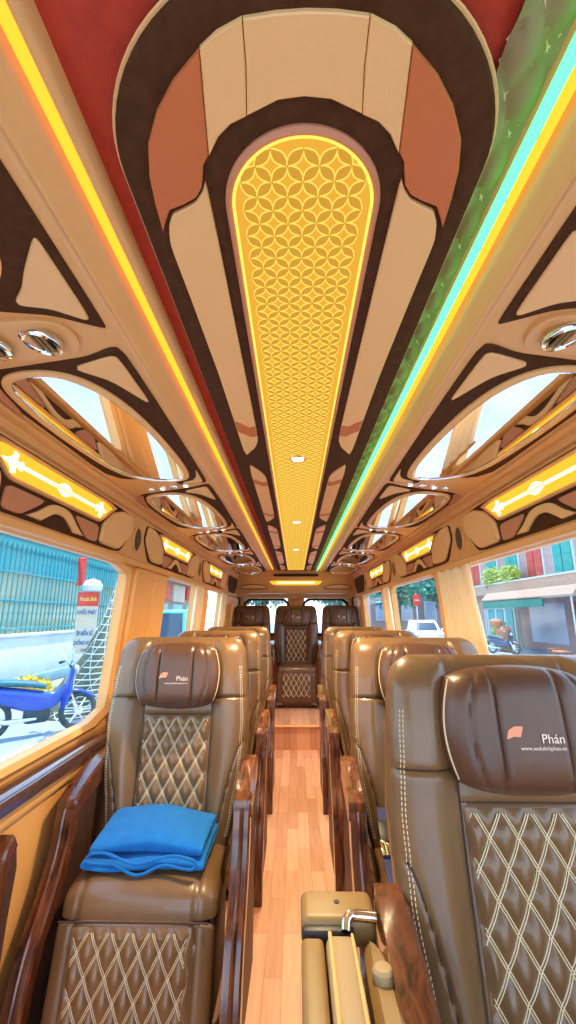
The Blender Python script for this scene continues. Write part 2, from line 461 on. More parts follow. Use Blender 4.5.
# ------------------------------------------------------------------ side duct panels with oval mirrors
ORD = ['nearest', 'second', 'third', 'fourth', 'farthest']
PITCH = .985
W4 = .401
for side in (-1, 1):
    fn = SL(side); sn = SIDE[side]
    mb = MB(); mb.prism(rect(.0, .405, YB, 5.80), fn, -.02, 0.)
    # small rail at its outer edge and the groove below it
    mb.prism(rect(.372, .405, YB, 5.80), fn, 0, .012, .005)
    trim = struct(mb.build('trim_%d' % (3 if side < 0 else 4), M['beige'], loc=(side*.56, 2.5, 1.73)))
    def sp(name, poly, h0, h1, m, ch=.002, it=2, k=.25, parent=trim):
        b = MB(); b.prism(chaikin(poly, it, k) if it else poly, fn, h0, h1, ch); return b.build(name, m, parent)
    # front module (only its rear end is in view)
    sp('brown_inlay', [(.012, .10), (.018, .70), (.020, .742), (.034, .735), (.10, .690), (.20, .660), (.345, .650), (.36, .60), (.36, .10)], 0, .004, M['dark'], it=2, k=.12)
    sp('cream_insert', [(.038, .525), (.032, .53), (.036, .705), (.046, .706), (.09, .668), (.135, .652), (.137, .640), (.11, .615), (.085, .580)], .003, .009, M['cream'], it=2, k=.15)
    sp('cream_insert', [(.10, .30), (.092, .46), (.10, .545), (.125, .588), (.16, .61), (.24, .615), (.34, .60), (.34, .30)], .003, .009, M['cream'])
    # vent bezel
    vp = chaikin([(.085, .700), (.36, .660), (.36, .800), (.085, .805)], 3, .25)
    sp('vent_bezel', [(.085, .697), (.20, .682), (.36, .672), (.36, .800), (.20, .802), (.085, .805)], 0, .010, M['beige'], it=3)
    for q, (a, y) in enumerate(((.150, .746), (.250, .742))):
        c = Vector(fn(a, y, .009))
        v = empty('air_vent', c, 'round chrome air vent in the %s ceiling duct, the one %s' % (sn, ('nearer the aisle' if q == 0 else 'nearer the window')), 'air vent', 'round ceiling air vents')
        Rz = Matrix(((-1, 0, 0), (0, 1, 0), (0, 0, -1))).to_4x4() if False else Matrix.Rotation(PI, 4, 'X')
        T = Matrix.Translation(c) @ Matrix.Rotation(-side*.125, 4, 'Y') @ Rz
        b = MB(); b.lathe([(.0265, 0), (.041, 0), (.042, .004), (.040, .009), (.034, .0115), (.029, .009), (.0265, .002)], 40, T); b.build('chrome_ring', M['chrome'], v)
        b = MB(); b.lathe([(0, .001), (.0268, .001), (.0268, 0)], 32, T); b.build('vent_well', M['black'], v)
        for z in (-.011, 0, .011):
            b = MB(); hw = math.sqrt(.0262**2-z*z)
            pts = [T @ Vector((z, -hw+2*hw*i/6, .005)) for i in range(7)]
            b.tube(pts, .0034, 8); b.build('louvre', M['tan'], v)
    for k in range(5):
        Y0 = .80+PITCH*k-.80
        Q = lambda P: [(a*W4, y+Y0) for a, y in P]
        # brown inlay behind the oval, with its corner inserts
        sp('brown_inlay', Q([(.80, .835), (.50, .83), (.25, .825), (.10, .803), (.060, .805), (.040, .84), (.036, 1.07), (.050, 1.70), (.060, 1.755), (.10, 1.757), (.35, 1.745), (.36, 1.66), (.80, 1.60), (.90, 1.50), (.90, .90)]), 0, .004, M['dark'], it=1, k=.15)
        sp('cream_insert', Q([(.36, .850), (.12, .826), (.085, .835), (.078, 1.035), (.10, 1.03), (.21, .915)]), .003, .009, M['cream'], it=2, k=.15)
        sp('cream_insert', Q([(.080, 1.58), (.085, 1.725), (.10, 1.738), (.30, 1.730), (.28, 1.716), (.17, 1.705), (.115, 1.66)]), .003, .009, M['cream'], it=2, k=.15)
        sp('rose_insert', Q([(.90, .855), (.80, .85), (.84, .90), (.88, 1.0), (.92, 1.05)]), .003, .008, M['rose'], it=2, k=.2)
        ov = chaikin(Q([(.74, .835), (.40, .852), (.225, 1.0), (.155, 1.27), (.145, 1.60), (.22, 1.695), (.50, 1.675), (.78, 1.545), (.855, 1.20), (.845, .92)]), 3)
        mrr = empty('oval_mirror', fn(.2, 1.25+Y0, 0), '%s of five oval mirrors set in the %s ceiling duct' % (ORD[k], sn), 'mirror', 'oval ceiling mirrors')
        b = MB(); b.ring(ov, inset(ov, .020), fn, 0, .013); b.build('mirror_frame', M['cream'], mrr)
        b = MB(); b.ring(inset(ov, .018), inset(ov, .022), fn, 0, .012); b.build('chrome_edge', M['chrome'], mrr)
        b = MB(); b.prism(inset(ov, .0205), fn, 0, .007); b.build('mirror_glass', M['mirror'], mrr)
        # reading lamps across the duct behind the oval
        for q, a in enumerate((.115, .165, .215, .265)):
            c = Vector(fn(a, 1.735+Y0+.03, .0))
            pos = ['nearest the aisle', 'second from the aisle', 'third from the aisle', 'nearest the window'][q]
            rl = empty('reading_lamp', c, 'small chrome ceiling lamp on the %s behind the %s oval mirror, %s' % (sn, ORD[k], pos), 'reading lamp', 'small chrome ceiling lamps')
            T = Matrix.Translation(c) @ Matrix.Rotation(-side*.125, 4, 'Y') @ Matrix.Rotation(PI, 4, 'X')
            b = MB(); b.lathe([(.009, 0), (.0165, 0), (.0165, .005), (.013, .010), (.009, .008)], 20, T); b.build('chrome_ring', M['chrome'], rl)
            b = MB(); b.lathe([(0, .010), (.005, .0095), (.009, .006), (.009, 0)], 16, T); b.build('lamp_lens', M['lamp_white'] if q in (0, 2) else M['chrome'], rl)

# ------------------------------------------------------------------ lamp panels above the windows
SP_Y = [.66, 2.08, 3.50, 4.92]
for side in (-1, 1):
    fn = AR(side); sn = SIDE[side]
    mb = MB()
    mb.prism(rect(-.035, .252, YB, 5.80), fn, -.02, 0)
    mb.prism(rect(.218, .252, YB, 5.80), fn, 0, .018, .007)          # lower rail over the windows
    mb.prism(rect(-.03, .008, YB, 5.80), fn, 0, .016, .006)
    trim = struct(mb.build('trim_%d' % (5 if side < 0 else 6), M['beige'], loc=(side*.79, 2.5, 1.5)))
    def ap(name, poly, h0, h1, m, ch=.002, it=2, k=.2, parent=trim):
        b = MB(); b.prism(chaikin(poly, it, min(k, .13)) if it else poly, fn, h0, h1, ch); return b.build(name, m, parent)
    mods = [(-.64, .66), (.66, 2.08), (2.08, 3.50), (3.50, 4.92), (4.92, 5.78)]
    for j, (ya, yb) in enumerate(mods):
        a, b_ = ya+.085, yb-.085
        if j == 4: b_ = yb
        ap('brown_inlay', [(.018, a+.02), (.018, b_-.02), (.10, b_), (.205, b_-.10), (.212, b_-.2), (.212, a+.2), (.205, a+.10), (.10, a)], 0, .004, M['dark'])
        if j == 0 or j == 4:
            continue
        # D-shaped cream cushions beside the speakers
        ap('cream_insert', [(.030, a+.030), (.030, a+.14), (.060, a+.24), (.120, a+.315), (.200, a+.325), (.202, a+.135), (.11, a+.018)], .003, .016, M['cream'], ch=.006)
        ap('cream_insert', [(.030, b_-.030), (.030, b_-.14), (.060, b_-.24), (.120, b_-.315), (.200, b_-.325), (.202, b_-.135), (.11, b_-.018)], .003, .016, M['cream'], ch=.006)
        # rose band with a wave under the lamp
        ym = (ya+yb)/2
        ap('rose_insert', [(.136, a+.345), (.136, ym-.10), (.150, ym-.11), (.178, ym-.155), (.203, ym-.20), (.203, a+.345)], .003, .010, M['rose'])
        ap('rose_insert', [(.136, b_-.345), (.136, ym+.10), (.150, ym+.11), (.178, ym+.155), (.203, ym+.20), (.203, b_-.345)], .003, .010, M['rose'])
        wv = spline([(.198, ym-.17), (.175, ym-.12), (.140, ym-.06), (.132, ym), (.140, ym+.06), (.175, ym+.12), (.198, ym+.17)], 5)
        wi = spline([(.200, ym-.10), (.185, ym-.075), (.165, ym-.035), (.160, ym), (.165, ym+.035), (.185, ym+.075), (.200, ym+.10)], 5)
        ap('cream_wave', [tuple(p) for p in wv]+[tuple(p) for p in wi[::-1]], .003, .011, M['cream'], it=0)
        # lamp box with lit arrow
        o3 = ['nearest', 'middle', 'farthest'][j-1]
        al = empty('arrow_lamp', fn(.075, ym, 0), 'glowing amber wall lamp with a bright double arrow, %s of three on the %s' % (o3, sn), 'wall lamp', 'arrow lamps above the windows')
        box = [(.026, a+.20), (.026, b_-.20), (.118, b_-.34), (.124, b_-.36), (.124, a+.36), (.118, a+.34)]
        bi = [(.037, a+.235), (.037, b_-.235), (.108, b_-.345), (.112, b_-.36), (.112, a+.36), (.108, a+.345)]
        b = MB(); b.ring(chaikin(box, 1, .1), chaikin(bi, 1, .1), fn, 0, .016); b.build('lamp_frame', M['beige'], al)
        b = MB(); b.prism(chaikin(bi, 1, .1), fn, 0, .006); b.build('amber_diffuser', M['sign_amber'], al)
        b = MB(); zc = .074; L = .30
        def bar(y0, y1, a0, a1): b.prism([(a0, y0), (a0, y1), (a1, y1), (a1, y0)], fn, .005, .010)
        bar(ym-L+.06, ym-.055, zc-.005, zc+.005); bar(ym+.055, ym+L-.06, zc-.005, zc+.005)
        b.prism([(zc-.020, ym-.012), (zc-.020, ym+.012), (zc-.006, ym+.045), (zc-.003, ym+.0455), (zc-.003, ym-.0455), (zc-.006, ym-.045)], fn, .005, .010)
        b.prism([(zc+.020, ym-.012), (zc+.020, ym+.012), (zc+.006, ym+.045), (zc+.003, ym+.0455), (zc+.003, ym-.0455), (zc+.006, ym-.045)], fn, .005, .010)
        for sg in (-1, 1):
            y_ = ym+sg*(L-.05)
            H = [(0, .058), (-.007, .034), (-.018, .022), (-.031, .020), (-.026, .006), (-.012, .010), (-.006, .002), (-.014, -.012), (0, -.022), (.014, -.012), (.006, .002), (.012, .010), (.026, .006), (.031, .020), (.018, .022), (.007, .034)]
            b.prism([(zc+u, y_+sg*v*1.25) for u, v in H], fn, .005, .010)
        b.build('lit_arrow', M['sign_line'], al)
    for j, y in enumerate(SP_Y):
        if j == 0: continue
        c = Vector(fn(.118, y, .0))
        o3 = ['nearest', 'middle', 'farthest'][j-1]
        spk = empty('speaker', c, 'oval brown mesh speaker above the %s windows, %s of three' % (sn, o3), 'speaker', 'oval speakers above the windows')
        T = Matrix.Translation(c) @ Matrix.Rotation(-side*(PI/2+.074), 4, 'Y')
        b = MB(); b.lathe([(.050, 0), (.060, 0), (.060, .006), (.055, .010), (.050, .006)], 36, T, sx=1.1, sy=.95); b.build('bezel', M['beige'], spk)
        b = MB(); b.lathe([(0, .004), (.03, .004), (.0505, .002), (.0505, 0)], 36, T, sx=1.1, sy=.95); b.build('mesh_cover', M['mesh'], spk)

# ------------------------------------------------------------------ window walls
HGT = .722                                         # slant height of the window band
WIN = {-1: [(-.70, 2.05), (2.62, 3.50), (3.85, 4.70)], 1: [(-.70, 2.30), (2.48, 3.75), (4.02, 5.30)]}
wn = 1
for side in (-1, 1):
    fn = WL(side)
    mb = MB()
    edges = WIN[side]
    mb.prism(rect(-.02, .006, YB, YE), fn, -.05, 0.)                  # head
    mb.prism(rect(.675, HGT, YB, YE), fn, -.05, 0.)                    # sill
    cuts = [YB]+[e for w in edges for e in w]+[YE]
    for i in range(0, len(cuts), 2):
        if cuts[i+1]-cuts[i] > .02: mb.prism(rect(.0, .69, cuts[i], cuts[i+1]), fn, -.05, 0., .0)
    # lower wall, rail and ledge
    x = side
    mb.box((x*.885, (YB+YE)/2, .36), (.04, YE-YB, .72), 0)
    mb.box((x*.845, (YB+4.3)/2, .33), (.05, 4.3-YB, .66), 0)
    mb.box((x*.818, (YB+4.3)/2, .655), (.03, 4.3-YB, .05), .02)
    wall = struct(mb.build('wall_'+SIDE[side], M['beige'], loc=(side*.85, 2.5, 0)))
    # raised pillar covers
    for i in range(2, len(cuts)-1, 2):
        if cuts[i+1]-cuts[i] > .1:
            b = MB(); b.prism(chaikin(rect(.01, .705, cuts[i]+.02, cuts[i+1]-.02), 2, .06), fn, 0, .03, .012)
            if cuts[i+1]-cuts[i] > .3:
                ym = (cuts[i]+cuts[i+1])/2
                b.prism(chaikin(rect(.05, .68, ym-.02, ym+.12), 2, .1), fn, .02, .045, .012)
            b.build('pillar_cover', M['beige'], wall)
    b = MB(); b.box((x*.832, (YB+4.3)/2, .706), (.085, 4.3-YB, .036), .012)
    b.build('ledge', M['ledge'], wall)
    b = MB(); b.box((x*.788, (YB+4.3)/2, .700), (.010, 4.3-YB, .040), .004); b.build('ledge_edge', M['ledge'], wall)
    for (ya, yb) in edges:
        w = MB(); w.prism(rect(.0, .69, ya, yb), fn, -.034, -.028)
        wo = struct(w.build('window_%d' % wn, M['glass'], loc=fn(.33, (ya+yb)/2, -.03), flat=True))
        f = MB(); f.ring(chaikin(rect(-.012, .702, ya-.02, yb+.02), 2, .04), chaikin(rect(.016, .668, ya+.025, yb-.025), 2, .06), fn, -.03, .016)
        f.build('window_frame', M['beige'], wo); wn += 1

# curtains
def curtain(side, ya, yb, label, folds=7):
    fn = WL(side); b = MB()
    def cf(u, v):
        yy = ya+(yb-ya)*u+.0*v
        a = .012+.66*v
        pinch = 1-.0*v
        h = .048+.016*math.sin(u*folds*2*PI)*(.55+.45*v)+.006*math.sin(u*23+v*5)
        yy += .015*math.sin(v*3)*(u-.5)+(.06*v*(1-u) if side > 0 else 0)*-1
        return fn(a, yy, h)
    b.grid(cf, 90, 24)
    r = empty('curtain', fn(.6, (ya+yb)/2, .05), label, 'curtain', 'window curtains')
    o = b.build('drape', M['curtain'], r); md = o.modifiers.new('thick', 'SOLIDIFY'); md.thickness = .004
    t = MB(); t.tube([fn(.010, ya-.03, .05), fn(.010, yb+.03, .05)], .006, 10); t.build('curtain_rail', M['beige'], r)
curtain(1, 1.90, 2.33, 'cream curtain gathered at the right front window behind the nearest seat')
curtain(-1, 3.28, 3.52, 'cream curtain gathered at the middle window on the left', 5)
curtain(-1, 4.42, 4.72, 'cream curtain gathered at the rearmost window on the left', 5)
curtain(1, 3.60, 3.78, 'narrow cream curtain at the middle window on the right', 4)

# ------------------------------------------------------------------ rear wall, header, doors
mb = MB()
mb.box((0, 5.86, 1.64), (1.72, .16, .335), .03)
mb.box((0, 5.99, 1.47), (1.72, .10, .10), .02)
mb.box((-.855, 6.0, .75), (.10, .14, 1.5)); mb.box((.855, 6.0, .75), (.10, .14, 1.5))
rear = struct(mb.build('wall_rear', M['beige'], loc=(0, 5.9, 0)))
def HF(a, b, h=0.): return (a, 5.78-h, b)
for sg in (-1, 1):
    P = chaikin([(sg*.36, 1.545), (sg*.40, 1.585), (sg*.58, 1.605), (sg*.72, 1.585), (sg*.76, 1.545), (sg*.70, 1.53), (sg*.42, 1.53)], 2)
    b = MB(); b.ring(P, inset(P, .008), HF, 0, .006); b.build('brown_piping', M['dark'], rear)
    b = MB(); b.prism(inset(P, .010), HF, 0, .012, .005); b.build('cream_insert', M['cream'], rear)
b = MB(); P = chaikin([(-.30, 1.70), (.30, 1.70), (.30, 1.735), (-.30, 1.735)], 2, .1); b.prism(P, HF, 0, .01, .003); b.build('vent_grille', M['dark'], rear)
for i in range(4):
    b = MB(); b.box((0, 5.769, 1.707+i*.008), (.56, .006, .003)); b.build('grille_slat', M['seam'], rear)
rl = empty('header_lamp', (0, 5.78, 1.62), 'long amber lamp with a bright line on the rear header', 'lamp')
b = MB(); P = chaikin([(-.36, 1.645), (.36, 1.645), (.30, 1.585), (-.30, 1.585)], 1, .15); b.prism(P, HF, 0, .012, .003); b.build('lamp_body', M['sign_amber'], rl)
b = MB(); b.box((0, 5.766, 1.617), (.50, .008, .016), .003); b.build('light_bar', M['sign_line'], rl)
for n_, sg in ((1, -1), (2, 1)):
    b = MB(); cx = sg*.405
    z0, z1 = .95, 1.42
    b.box((cx, 6.06, .58), (.80, .05, .75), .01); b.box((cx, 6.06, 1.455), (.80, .05, .06), .01)
    b.box((cx-.345, 6.06, 1.18), (.11, .05, .5), .01); b.box((cx+.345, 6.06, 1.18), (.11, .05, .5), .01)
    d = struct(b.build('door_%d' % n_, M['beige'], loc=(cx, 6.06, .2)))
    P = chaikin([(cx-.29, .96), (cx+.29, .96), (cx+.29, 1.40), (cx-.29, 1.40)], 3, .12)
    def DF(a, z, h=0.): return (a, 6.035-h, z)
    b = MB(); b.ring(inset(P, -.03), inset(P, .006), DF, -.02, .012); b.build('window_frame', M['dark'], d)
    b = MB(); b.prism(P, DF, -.01, -.006); b.build('window_pane', M['glass'], d)
b = MB(); b.box((0, 6.045, 1.0), (.075, .06, 1.0), .015); struct(b.build('trim_7', M['beige'], loc=(0, 6.05, .5)))
# dark rear corner posts
for sg in (-1, 1):
    b = MB(); b.box((sg*.80, 5.95, 1.12), (.09, .10, .64), .03); b.build('corner_post', M['seam'], rear)

# ------------------------------------------------------------------ seats
AX = Vector((0, .115, .9934)); NX = Vector((0, -.9934, .115)); B0 = Vector((0, .02, .385)); SH = .73
WT = [(0, .212), (.12, .240), (.28, .266), (.42, .272), (.56, .264), (.66, .254)]
def bw(s):
    w = lerp_tab(WT, s)
    if s > .655:
        f = min(1, (s-.655)/(SH-.655)); w = .254-.065+.065*math.sqrt(max(0, 1-f*f))
    return w
def gz(s): 
    if s <= .655: return 1.
    f = min(1, (s-.655)/(SH-.655)); return max(.0, 1-f*f)**.5
def fdep(x, s):
    w = bw(s); xf = min(1, abs(x)/w)
    edge = max(0, 1-xf**5)**(1/3.2)
    d = .048+.040*sstep(xf, .44, .72)*(1-.35*sstep(s, .55, .70))
    d += .010*math.exp(-((s-.20)/.12)**2)*(1-xf)                      # lumbar
    # seams
    g = .008*math.exp(-((abs(x)-.131)/.0065)**2)
    if abs(x) > .128:
        g += .009*math.exp(-((s-.505)/.0055)**2)                      # shoulder seam
        sc = .05+.30*sstep(abs(x), .150, .255) if abs(x) > .15 else .05
        g += .009*math.exp(-((s-sc)/.010)**2)*sstep(abs(x), .14, .165)
    else:
        g += .006*math.exp(-((s-.445)/.005)**2)
    return (d-g)*edge*gz(s)
def fp(x, s, off=0.):
    p = B0+AX*s+NX*(fdep(x, s)+off); p.x = x; return p
def puff(x, z, w, h):
    a = x/w+z/h; b = x/w-z/h
    return (abs(math.sin(PI*a))*abs(math.sin(PI*b)))**.7
QW, QH = .056, .098

def seam_lines(sub, hwf, z0, z1, surf, r=.0011, off=.0026, w=QW, h=QH, z00=.045):
    n = 0
    for sg in (1, -1):
        for k in range(-14, 15):
            for d in (-off, off):
                pts = []
                N = int((z1-z0)/.008)
                for i in range(N+1):
                    z = z0+(z1-z0)*i/N
                    x = sg*(k-(z-z00)/h*1.0)*w + d
                    if abs(x) < hwf(z): pts.append(surf(x, z))
                    else:
                        if len(pts) > 1: sub.tube(pts, r, 4)
                        pts = []
                if len(pts) > 1: sub.tube(pts, r, 4)

def make_seat(root_name='reclining_seat', leather=M['leather']):
    R = empty(root_name, (0, 0, 0))
    # backrest
    b = MB(); xs = [math.sin(-PI/2+PI*i/110) for i in range(111)]; NS = 130
    def ringpts(s):
        w = bw(s); P = []
        for xf in xs:
            p = B0+AX*s+NX*fdep(xf*w, s); p.x = xf*w; P.append(p)
        for xf in xs[::-1][1:-1][::4]:
            e = max(0, 1-abs(xf)**4)**(1/3.)
            p = B0+AX*s-NX*(.075*e*gz(s)); p.x = xf*w; P.append(p)
        return P
    rings = []
    for i in range(NS+1):
        t = i/NS
        s = SH*t if t < .88 else SH*(.88+.12*math.sin((t-.88)/.12*PI/2))
        rings.append(ringpts(s))
    n = len(rings[0]); vs = [p for r_ in rings for p in r_]
    fs = [(i*n+j, i*n+(j+1) % n, (i+1)*n+(j+1) % n, (i+1)*n+j) for i in range(NS) for j in range(n)]
    fs += [tuple(range(n)), tuple(NS*n+j for j in range(n))[::-1]]
    b.add(vs, fs); back = b.build('backrest', leather, R, angle=60)
    # piping along the seams
    b = MB()
    for sg in (-1, 1):
        b.tube([fp(sg*.131, .02+.66*i/60, .002) for i in range(61)], .0022, 6)
        b.tube([fp(sg*(.134+(bw(.505)-.146)*i/16), .505, .0015) for i in range(17)], .0018, 6)
        pts = []
        for i in range(30):
            x = .150+.100*i/29; s = .05+.30*sstep(x, .150, .255)
            if x < bw(s)-.004: pts.append(fp(sg*x, s, .002))
        b.tube(pts, .0024, 6)
    b.tube([fp(-.128+.256*i/20, .445, .001) for i in range(21)], .002, 6)
    b.build('seam_piping', M['seam'], back)
    # quilted centre
    z0, z1 = .045, .437
    hw = lambda s: .121+.006*(s-z0)/(z1-z0)
    b = MB()
    def qf(u, v):
        s = z0+(z1-z0)*v; x = (2*u-1)*hw(s)
        e = min(1, (1-abs(2*u-1))*10)*min(1, v*14)*min(1, (1-v)*14)
        return fp(x, s, .002+.017*puff(x, s-z0, QW, QH)*e)
    b.grid(qf, 90, 130); qo = b.build('quilted_insert', leather, back, angle=70)
    b = MB(); seam_lines(b, lambda s: hw(s)-.006, z0+.012, z1-.008, lambda x, s: fp(x, s, .0035+.017*puff(x, s-z0, QW, QH))); b.build('diamond_stitching', M['stitch'], qo)
    # light edge stitching
    for sg in (-1, 1):
        b = MB()
        for k in range(60):
            s = .06+.56*k/60
            for d in (0, .006): b.tube([fp(sg*(bw(s)*.93-d), s, .001), fp(sg*(bw(s)*.93-d), s+.006, .001)], .0011, 4)
        b.build('edge_stitching', M['stitch'], back)
    # headrest pillow
    b = MB(); HC = .585; HW, HH = .165, .122
    def hs(x, z):       # pillow front depth above the backrest surface plane
        xf = min(1, abs(x)/HW); zf = min(1, abs(z)/HH)
        e = max(0, 1-xf**3.2)**.5*max(0, 1-zf**3.0)**.5
        d = .070*e
        d -= .010*math.exp(-((abs(x)-.066)/.005)**2)*e
        cr = .112-.028*abs(z/HH)**2
        d -= .008*math.exp(-((abs(x)-cr)/.005)**2)*e*(1 if z < HH else 0)
        d += .006*math.exp(-(x/.05)**2)*e
        return d
    def hp(x, z, off=0.):
        zz = z
        p = B0+AX*(HC+zz)+NX*(.062+hs(x, z)+off); p.x = x; return p
    def outl(u, v):
        # square -> rounded pillow outline
        a, c = 2*u-1, 2*v-1
        k = 1-.10*(a*a)*(c*c)
        sx = HW*(1-.07*(c*c))*a*k; sz = HH*(1-.10*abs(a)**3)*c*k
        return sx, sz
    def hfront(u, v):
        u2 = .5-.5*math.cos(PI*u)*1.0; v2 = .5-.5*math.cos(PI*v)
        u2 = .5*u+.5*u2; v2 = .5*v+.5*v2
        sx, sz = outl(u2, v2); a, c = 2*u2-1, 2*v2-1
        e = max(0, 1-abs(a)**5)**.5*max(0, 1-abs(c)**5)**.5
        d = .012+.074*e
        g = (.010*math.exp(-((abs(sx)-.064)/.0045)**2)+.007*math.exp(-((abs(sx)-(.118-.03*(c*c)))/.0045)**2))*e
        p = B0+AX*(HC+sz)+NX*(.050+d-g); p.x = sx; return p
    def hback(u, v):
        sx, sz = outl(.5*u+.5*(.5-.5*math.cos(PI*u)), .5*v+.5*(.5-.5*math.cos(PI*v)))
        p = B0+AX*(HC+sz)+NX*.050; p.x = sx
        a, c = abs(2*u-1), abs(2*v-1)
        p = p+NX*(.012*(1 if (a > .999 or c > .999) else 0)); return p
    b.grid(hfront, 71, 51); b.grid(hback, 71, 51, flip=True)
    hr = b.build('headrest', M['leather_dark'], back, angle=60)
    def hsurf(x, z, off):     # invert the outline roughly (near the middle it is close to linear)
        e = max(0, 1-abs(x/HW)**5)**.5*max(0, 1-abs(z/HH)**5)**.5
        p = B0+AX*(HC+z)+NX*(.050+.012+.074*e+off); p.x = x; return p
    for sg in (-1, 1):
        b = MB()
        for d in (0, .005): b.tube([hfront(.5+sg*(.475-d), .08+.84*i/30)+NX*.0012 for i in range(31)], .0011, 4)
        b.build('edge_stitching', M['stitch'], hr)
    b = MB(); F = chaikin([(-.058, -.014), (-.053, .002), (-.042, .009), (-.024, .009), (-.031, -.010), (-.044, -.009)], 1, .10)
    b.prism(F, lambda a, z, h: hsurf(a, z, h), .0, .0030); b.build('flag_logo', M['logo'], hr)
    b = MB(); vs, fs = text_mesh('Phán', .023, 'RIGHT'); b.add([hsurf(x+.052, y-.020, .003) for x, y, z in vs], fs)
    vs, fs = text_mesh('www.xedulichphan.vn', .0098, 'RIGHT'); b.add([hsurf(x+.052, y-.032, .003) for x, y, z in vs], fs)
    b.build('lettering', M['logo_text'], hr, flat=True)
    # cushion
    prof = spline([(.03, .435), (-.10, .448), (-.20, .452), (-.265, .447), (-.305, .428), (-.322, .398), (-.327, .368)], 6)
    def loft(b, prof, hw, thick, mi=0, groove=None, n=61, q=None):
        K = len(prof)
        def f(u, v):
            i = min(K-1, int(round(v*(K-1)))); p = prof[i]
            a = prof[max(0, i-1)]; c = prof[min(K-1, i+1)]; t = (c-a).normalized(); nn = Vector((t.y, -t.x))
            if nn.y < 0 and abs(nn.y) > abs(nn.x): nn = -nn
            if nn.x > 0 and abs(nn.x) >= abs(nn.y): nn = -nn
            xf = math.sin(-PI/2+PI*u)
            e = max(0, 1-abs(xf)**5)**(1/3.)
            off = -thick*(1-e)
            if groove: off -= .007*math.exp(-((abs(xf*hw)-groove)/.006)**2)
            if q: off += q(xf*hw, i/(K-1))
            return Vector((xf*hw, p.x+nn.x*off, p.y+nn.y*off))
        b.grid(f, n, K); return f
    b = MB(); loft(b, prof, .225, .07, groove=.168)
    b.box((0, -.13, .33), (.40, .34, .10), .03)
    cu = b.build('seat_cushion', leather, R, angle=70)
    # quilted leg rest on the front
    lp = spline([(-.326, .372), (-.340, .354), (-.358, .27), (-.382, .16), (-.388, .09), (-.375, .055), (-.34, .045)], 12)
    b = MB(); loft(b, lp, .222, .05, groove=.172)
    b.box((0, -.29, .20), (.40, .10, .27), .02)
    lr = b.build('leg_rest', leather, R, angle=70)
    def lsurf(x, s, off=0.):
        # s = distance down from the seam
        t = s/.29; y = -.334-.052*max(0, min(1, t*1.05))**.8; z = .362-s
        return Vector((x, y-off-.004, z))
    b = MB(); b.grid(lambda u, v: lsurf((2*u-1)*.165, -.002+.250*v, .002+.016*puff((2*u-1)*.165, .250*v, QW, QH)*min(1, (1-abs(2*u-1))*12)*min(1, v*14)*min(1, (1-v)*14)), 90, 90)
    ql_ = b.build('quilted_insert', leather, lr, angle=70)
    b = MB(); seam_lines(b, lambda s: .155, .008, .238, lambda x, s: lsurf(x, s, .0035+.016*puff(x, s+.002, QW, QH)*min(1, (s+.002)*56)), z00=-.002); b.build('diamond_stitching', M['stitch'], ql_)
    b = MB(); b.tube([(-.21+.42*i/20, -.3300, .368) for i in range(21)], .003, 6); b.build('front_seam', M['seam'], cu)
    # plinth
    b = MB(); b.box((0, -.12, .14), (.40, .42, .28), .02); b.build('plinth', M['side_dark'], R)
    # wooden armrests
    for sg in (-1, 1):
        xc = sg*.282
        ctr = spline([(-.150, .655), (-.168, .60), (-.185, .52), (-.235, .42), (-.300, .32), (-.340, .20), (-.352, .08), (-.352, .0)], 6)
        outer = []; inner = []
        for i, p in enumerate(ctr):
            a = ctr[max(0, i-1)]; c = ctr[min(len(ctr)-1, i+1)]; t = (c-a).normalized(); nn = Vector((t.y, -t.x))
            if nn.x > 0: nn = -nn
            outer.append(tuple(p+nn*.028)); inner.append(tuple(p-nn*.028))
        outer[-1] = (outer[-1][0], 0); inner[-1] = (inner[-1][0], 0)
        def AF(a, z, h): return (xc+h, a-.02, z*.935)
        b = MB(); b.prism(outer+inner[::-1], lambda a, z, h: AF(a, z, h), -.026, .026, .006)
        arm = b.build('armrest_post', M['wood'], R, angle=35)
        # raised moulding on the post's front
        b = MB(); mid = [(xc, o_[0]-.023, o_[1]*.935) for o_ in outer[3:-3]]
        b.tube(mid, .0065, 8); b.build('post_moulding', M['chrome'] if False else M['wood'], arm)
        # rail
        top = spline([(.05, .738), (.0, .728), (-.08, .705), (-.145, .683)], 6)
        P = [tuple(p) for p in top]+[(-.178, .665), (-.186, .640), (-.180, .610), (-.150, .605), (-.06, .632), (.0, .648), (.05, .66)]
        b = MB(); b.prism(P, lambda a, z, h: AF(a, z, h), -.029, .029, .008)
        b.build('armrest', M['wood'], R, angle=35)
        # side panel
        P = [(.14, .60), (.04, .66), (-.12, .625)]+[tuple(p) for p in ctr[4:]]+[(.14, 0)]
        b = MB(); b.prism(P, lambda a, z, h: AF(a, z, h), -.014, .014, 0)
        b.build('side_panel', M['side_dark'], R, angle=35)
    return R

